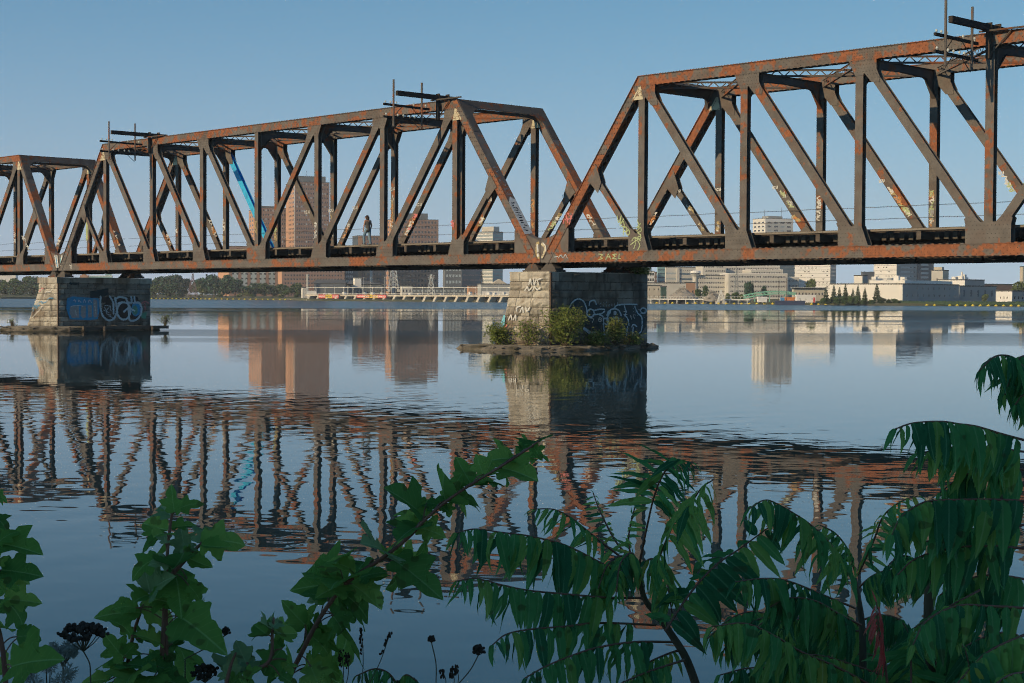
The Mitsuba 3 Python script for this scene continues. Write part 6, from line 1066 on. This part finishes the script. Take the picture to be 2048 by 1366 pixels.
for k_ in range(9):
    u_ = _G.uniform(1840, 2060); v_ = _G.uniform(1110, 1360); frond(S3, [(u_+90, v_+_G.uniform(-10, 60)), (u_+40, v_-6), (u_-20, v_), (u_-80, v_+_G.uniform(25, 60))], 3.3+.12*(k_ % 4), 3.2+.12*(k_ % 4), 88, 9, .85, 0, D_ if k_ % 3 else LT)
for k_ in range(9):
    u_ = _G.uniform(1480, 1800); v_ = _G.uniform(1190, 1370); frond(S2, [(u_+80, v_+_G.uniform(-10, 50)), (u_+30, v_-8), (u_-20, v_), (u_-75, v_+_G.uniform(25, 60))], 3.6+.1*(k_ % 4), 3.5+.1*(k_ % 4), 86, 9, .85, 0, D_ if k_ % 3 else LT)
S4 = sumac('young sumac low at the bottom edge between the branch and the larger sumacs', [(806, 1440, 0), (800, 1390, 0), (792, 1362, 0)], 3.0, .007)
frond(S4, [(796, 1372), (776, 1346), (748, 1338), (712, 1352)], 3.0, 2.95, 46, 7, .8, 0, D_, .9); frond(S4, [(796, 1370), (812, 1350), (834, 1362)], 3.0, 2.95, 44, 6, .8, 0, D_, .9)
# dry weeds
def umbel(label, u, v, w, Y, foot, m='seed_brown', n=90, flat=.45, r=.0026):
    key = thing('seed_head', label, 'seed head'); c = at(u, v, Y); R = random.Random(int(u)); W = w*Y/FOC/2; f = at(*foot, Y); base = c+np.array([0, 0, -W*.9]); obj('stalk', MB().tube(np.vstack([[[f[0]+.01, f[1], .8]], smooth_line([f, (f+base)/2+[.004, 0, 0], base], 5)]), .0011, 6), 'dry_stem', key); rays, sd = MB(), MB()
    for i in range(16):
        a = i*2.4; rr = W*math.sqrt((i+.5)/16); e = c+np.array([rr*math.cos(a), rr*math.sin(a), W*flat*(.6-(rr/W)**2)+R.gauss(0, W*.06)]); rays.tube([base, (base+e)/2+[0, 0, -W*.06], e], [.0009, .0008, .0006], 4)
        for _ in range(n//16):
            q = e+np.array([R.gauss(0, W*.11), R.gauss(0, W*.11), R.gauss(0, W*.09)]); s = trimesh.creation.icosphere(0, r*R.uniform(.7, 1.4)); sd.add(s.vertices+q, s.faces); rays.tube([e-[0, 0, W*.12], q], .0004, 3)
    obj('rays', rays, 'dry_stem', key, kind='stuff'); obj('seeds', sd, m, key, kind='stuff')
umbel('dark flat-topped seed head at the lower left', 167, 1262, 92, 2.6, (181, 1350), n=190, flat=.25, r=.0036); umbel('small brown seed head under the two-stemmed shrub', 410, 1342, 52, 2.7, (414, 1400), n=120, r=.003); umbel('grey seed ball on a bent stalk between branch and sumac', 957, 1299, 25, 2.9, (915, 1370), n=120, flat=1.3, r=.0022); umbel('little brown seed tuft on a thin stalk below the photo centre', 863, 1278, 15, 2.9, (872, 1370), n=70, flat=1.2, r=.0018)
umbel('drooping dark seed spray on an arching stalk right of the two-stemmed shrub', 452, 1262, 17, 2.7, (370, 1318), n=60, flat=1.4, r=.002)
def fluff(label, u, v, w, Y):
    key = thing('fluffy_weed', label, 'weed'); c = at(u, v, Y); W = w*Y/FOC/2; R = random.Random(int(u*3)); st, fl = MB(), MB(); f = np.array([c[0], c[1], .8])
    for i in range(9):
        e = c+np.array([R.uniform(-W, W), R.uniform(-W, W)*.6, R.uniform(-W*.5, W*.6)]); st.tube([f, c-[0, 0, W*1.6], e], [.002, .0015, .0008], 4)
        for _ in range(110):
            d = nrm([R.gauss(0, 1), R.gauss(0, 1), R.gauss(0, 1)]); q = e+d*W*.30*R.random()**.5; d2 = nrm(d+np.array([R.gauss(0, .5), R.gauss(0, .5), R.gauss(0, .5)])); fl.bar(q, q+d2*.006, .0007, .0007)
    obj('stems', st, 'dry_stem', key, kind='stuff'); obj('fluff', fl, 'seed_grey', key, kind='stuff')
fluff('grey fluffy seed clump in the bottom left corner', 96, 1352, 96, 2.65); fluff('smaller grey fluffy tuft behind the dark seed head', 126, 1300, 44, 2.8)
for lab, u, v, ub in (('thin dark weed spike right of the long branch', 681, 1300, 684), ('second thin weed spike right of the long branch', 695, 1306, 690), ('left one of three weed spikes at the bottom centre', 884, 1340, 890), ('middle one of three weed spikes at the bottom centre', 903, 1338, 905), ('right one of three weed spikes at the bottom centre', 912, 1330, 913), ('tall thin weed stem left of the photo centre', 722, 1256, 722), ('slanting bare weed stem left of the photo centre', 780, 1266, 732)):
    key = thing('weed_spike', lab, 'weed'); t = at(u, v, 2.9); f = at(ub, 1380, 2.9); obj('stem', MB().tube(np.vstack([[[f[0], f[1], .8]], smooth_line([f, (f+t)/2+[.004, 0, 0], t], 5)]), .0008, 5), 'dry_stem', key); mb = MB(); R = random.Random(int(u))
    for i in range(26): q = t+(f-t)*R.random()**1.3*.42; s = trimesh.creation.icosphere(0, .0026*R.uniform(.6, 1.2)); mb.add(s.vertices*[.7, .7, 1.2]+q+[R.gauss(0, .002), R.gauss(0, .002), 0], s.faces)
    obj('buds', mb, 'seed_brown', key, kind='stuff')
# ---------------------------------------------------------------- trees behind the viewer that keep the bank in shade
SHADE = mikit.ply(crown_mesh(77, 9000, 'broad', .022)); leafcol('bank_leaf', (.02, .045, .012), (.05, .085, .022), tr=.35)
key = thing('bank_tree', 'leafy tree on the near bank behind and left of the viewer', 'tree'); M = np.diag([15, 15, 20, 1.]); M[:3, 3] = [-24.2, -19.6, 1.3]; obj('crown', SHADE, 'bank_leaf', key, to_world=M)
M = np.diag([8.2, 8.2, 20, 1.]); M[:3, 3] = [-24.2, -19.6, 1.2]; obj('trunk', TRUNK, 'bark', key, to_world=M)
# ---------------------------------------------------------------- haze over the water and the town
scene['haze_air'] = {'type': 'homogeneous', 'albedo': rgb(.95, .95, .95), 'sigma_t': .00014}
scene['haze'] = {'type': 'cube', 'to_world': T().translate([0, 1250, 80]).scale([3400, 1400, 82]), 'bsdf': {'type': 'null'}, 'interior': {'type': 'ref', 'id': 'haze_air'}}
labels['haze'] = {'kind': 'stuff'}
scene['camera']['medium'] = {'type': 'ref', 'id': 'haze_air'}
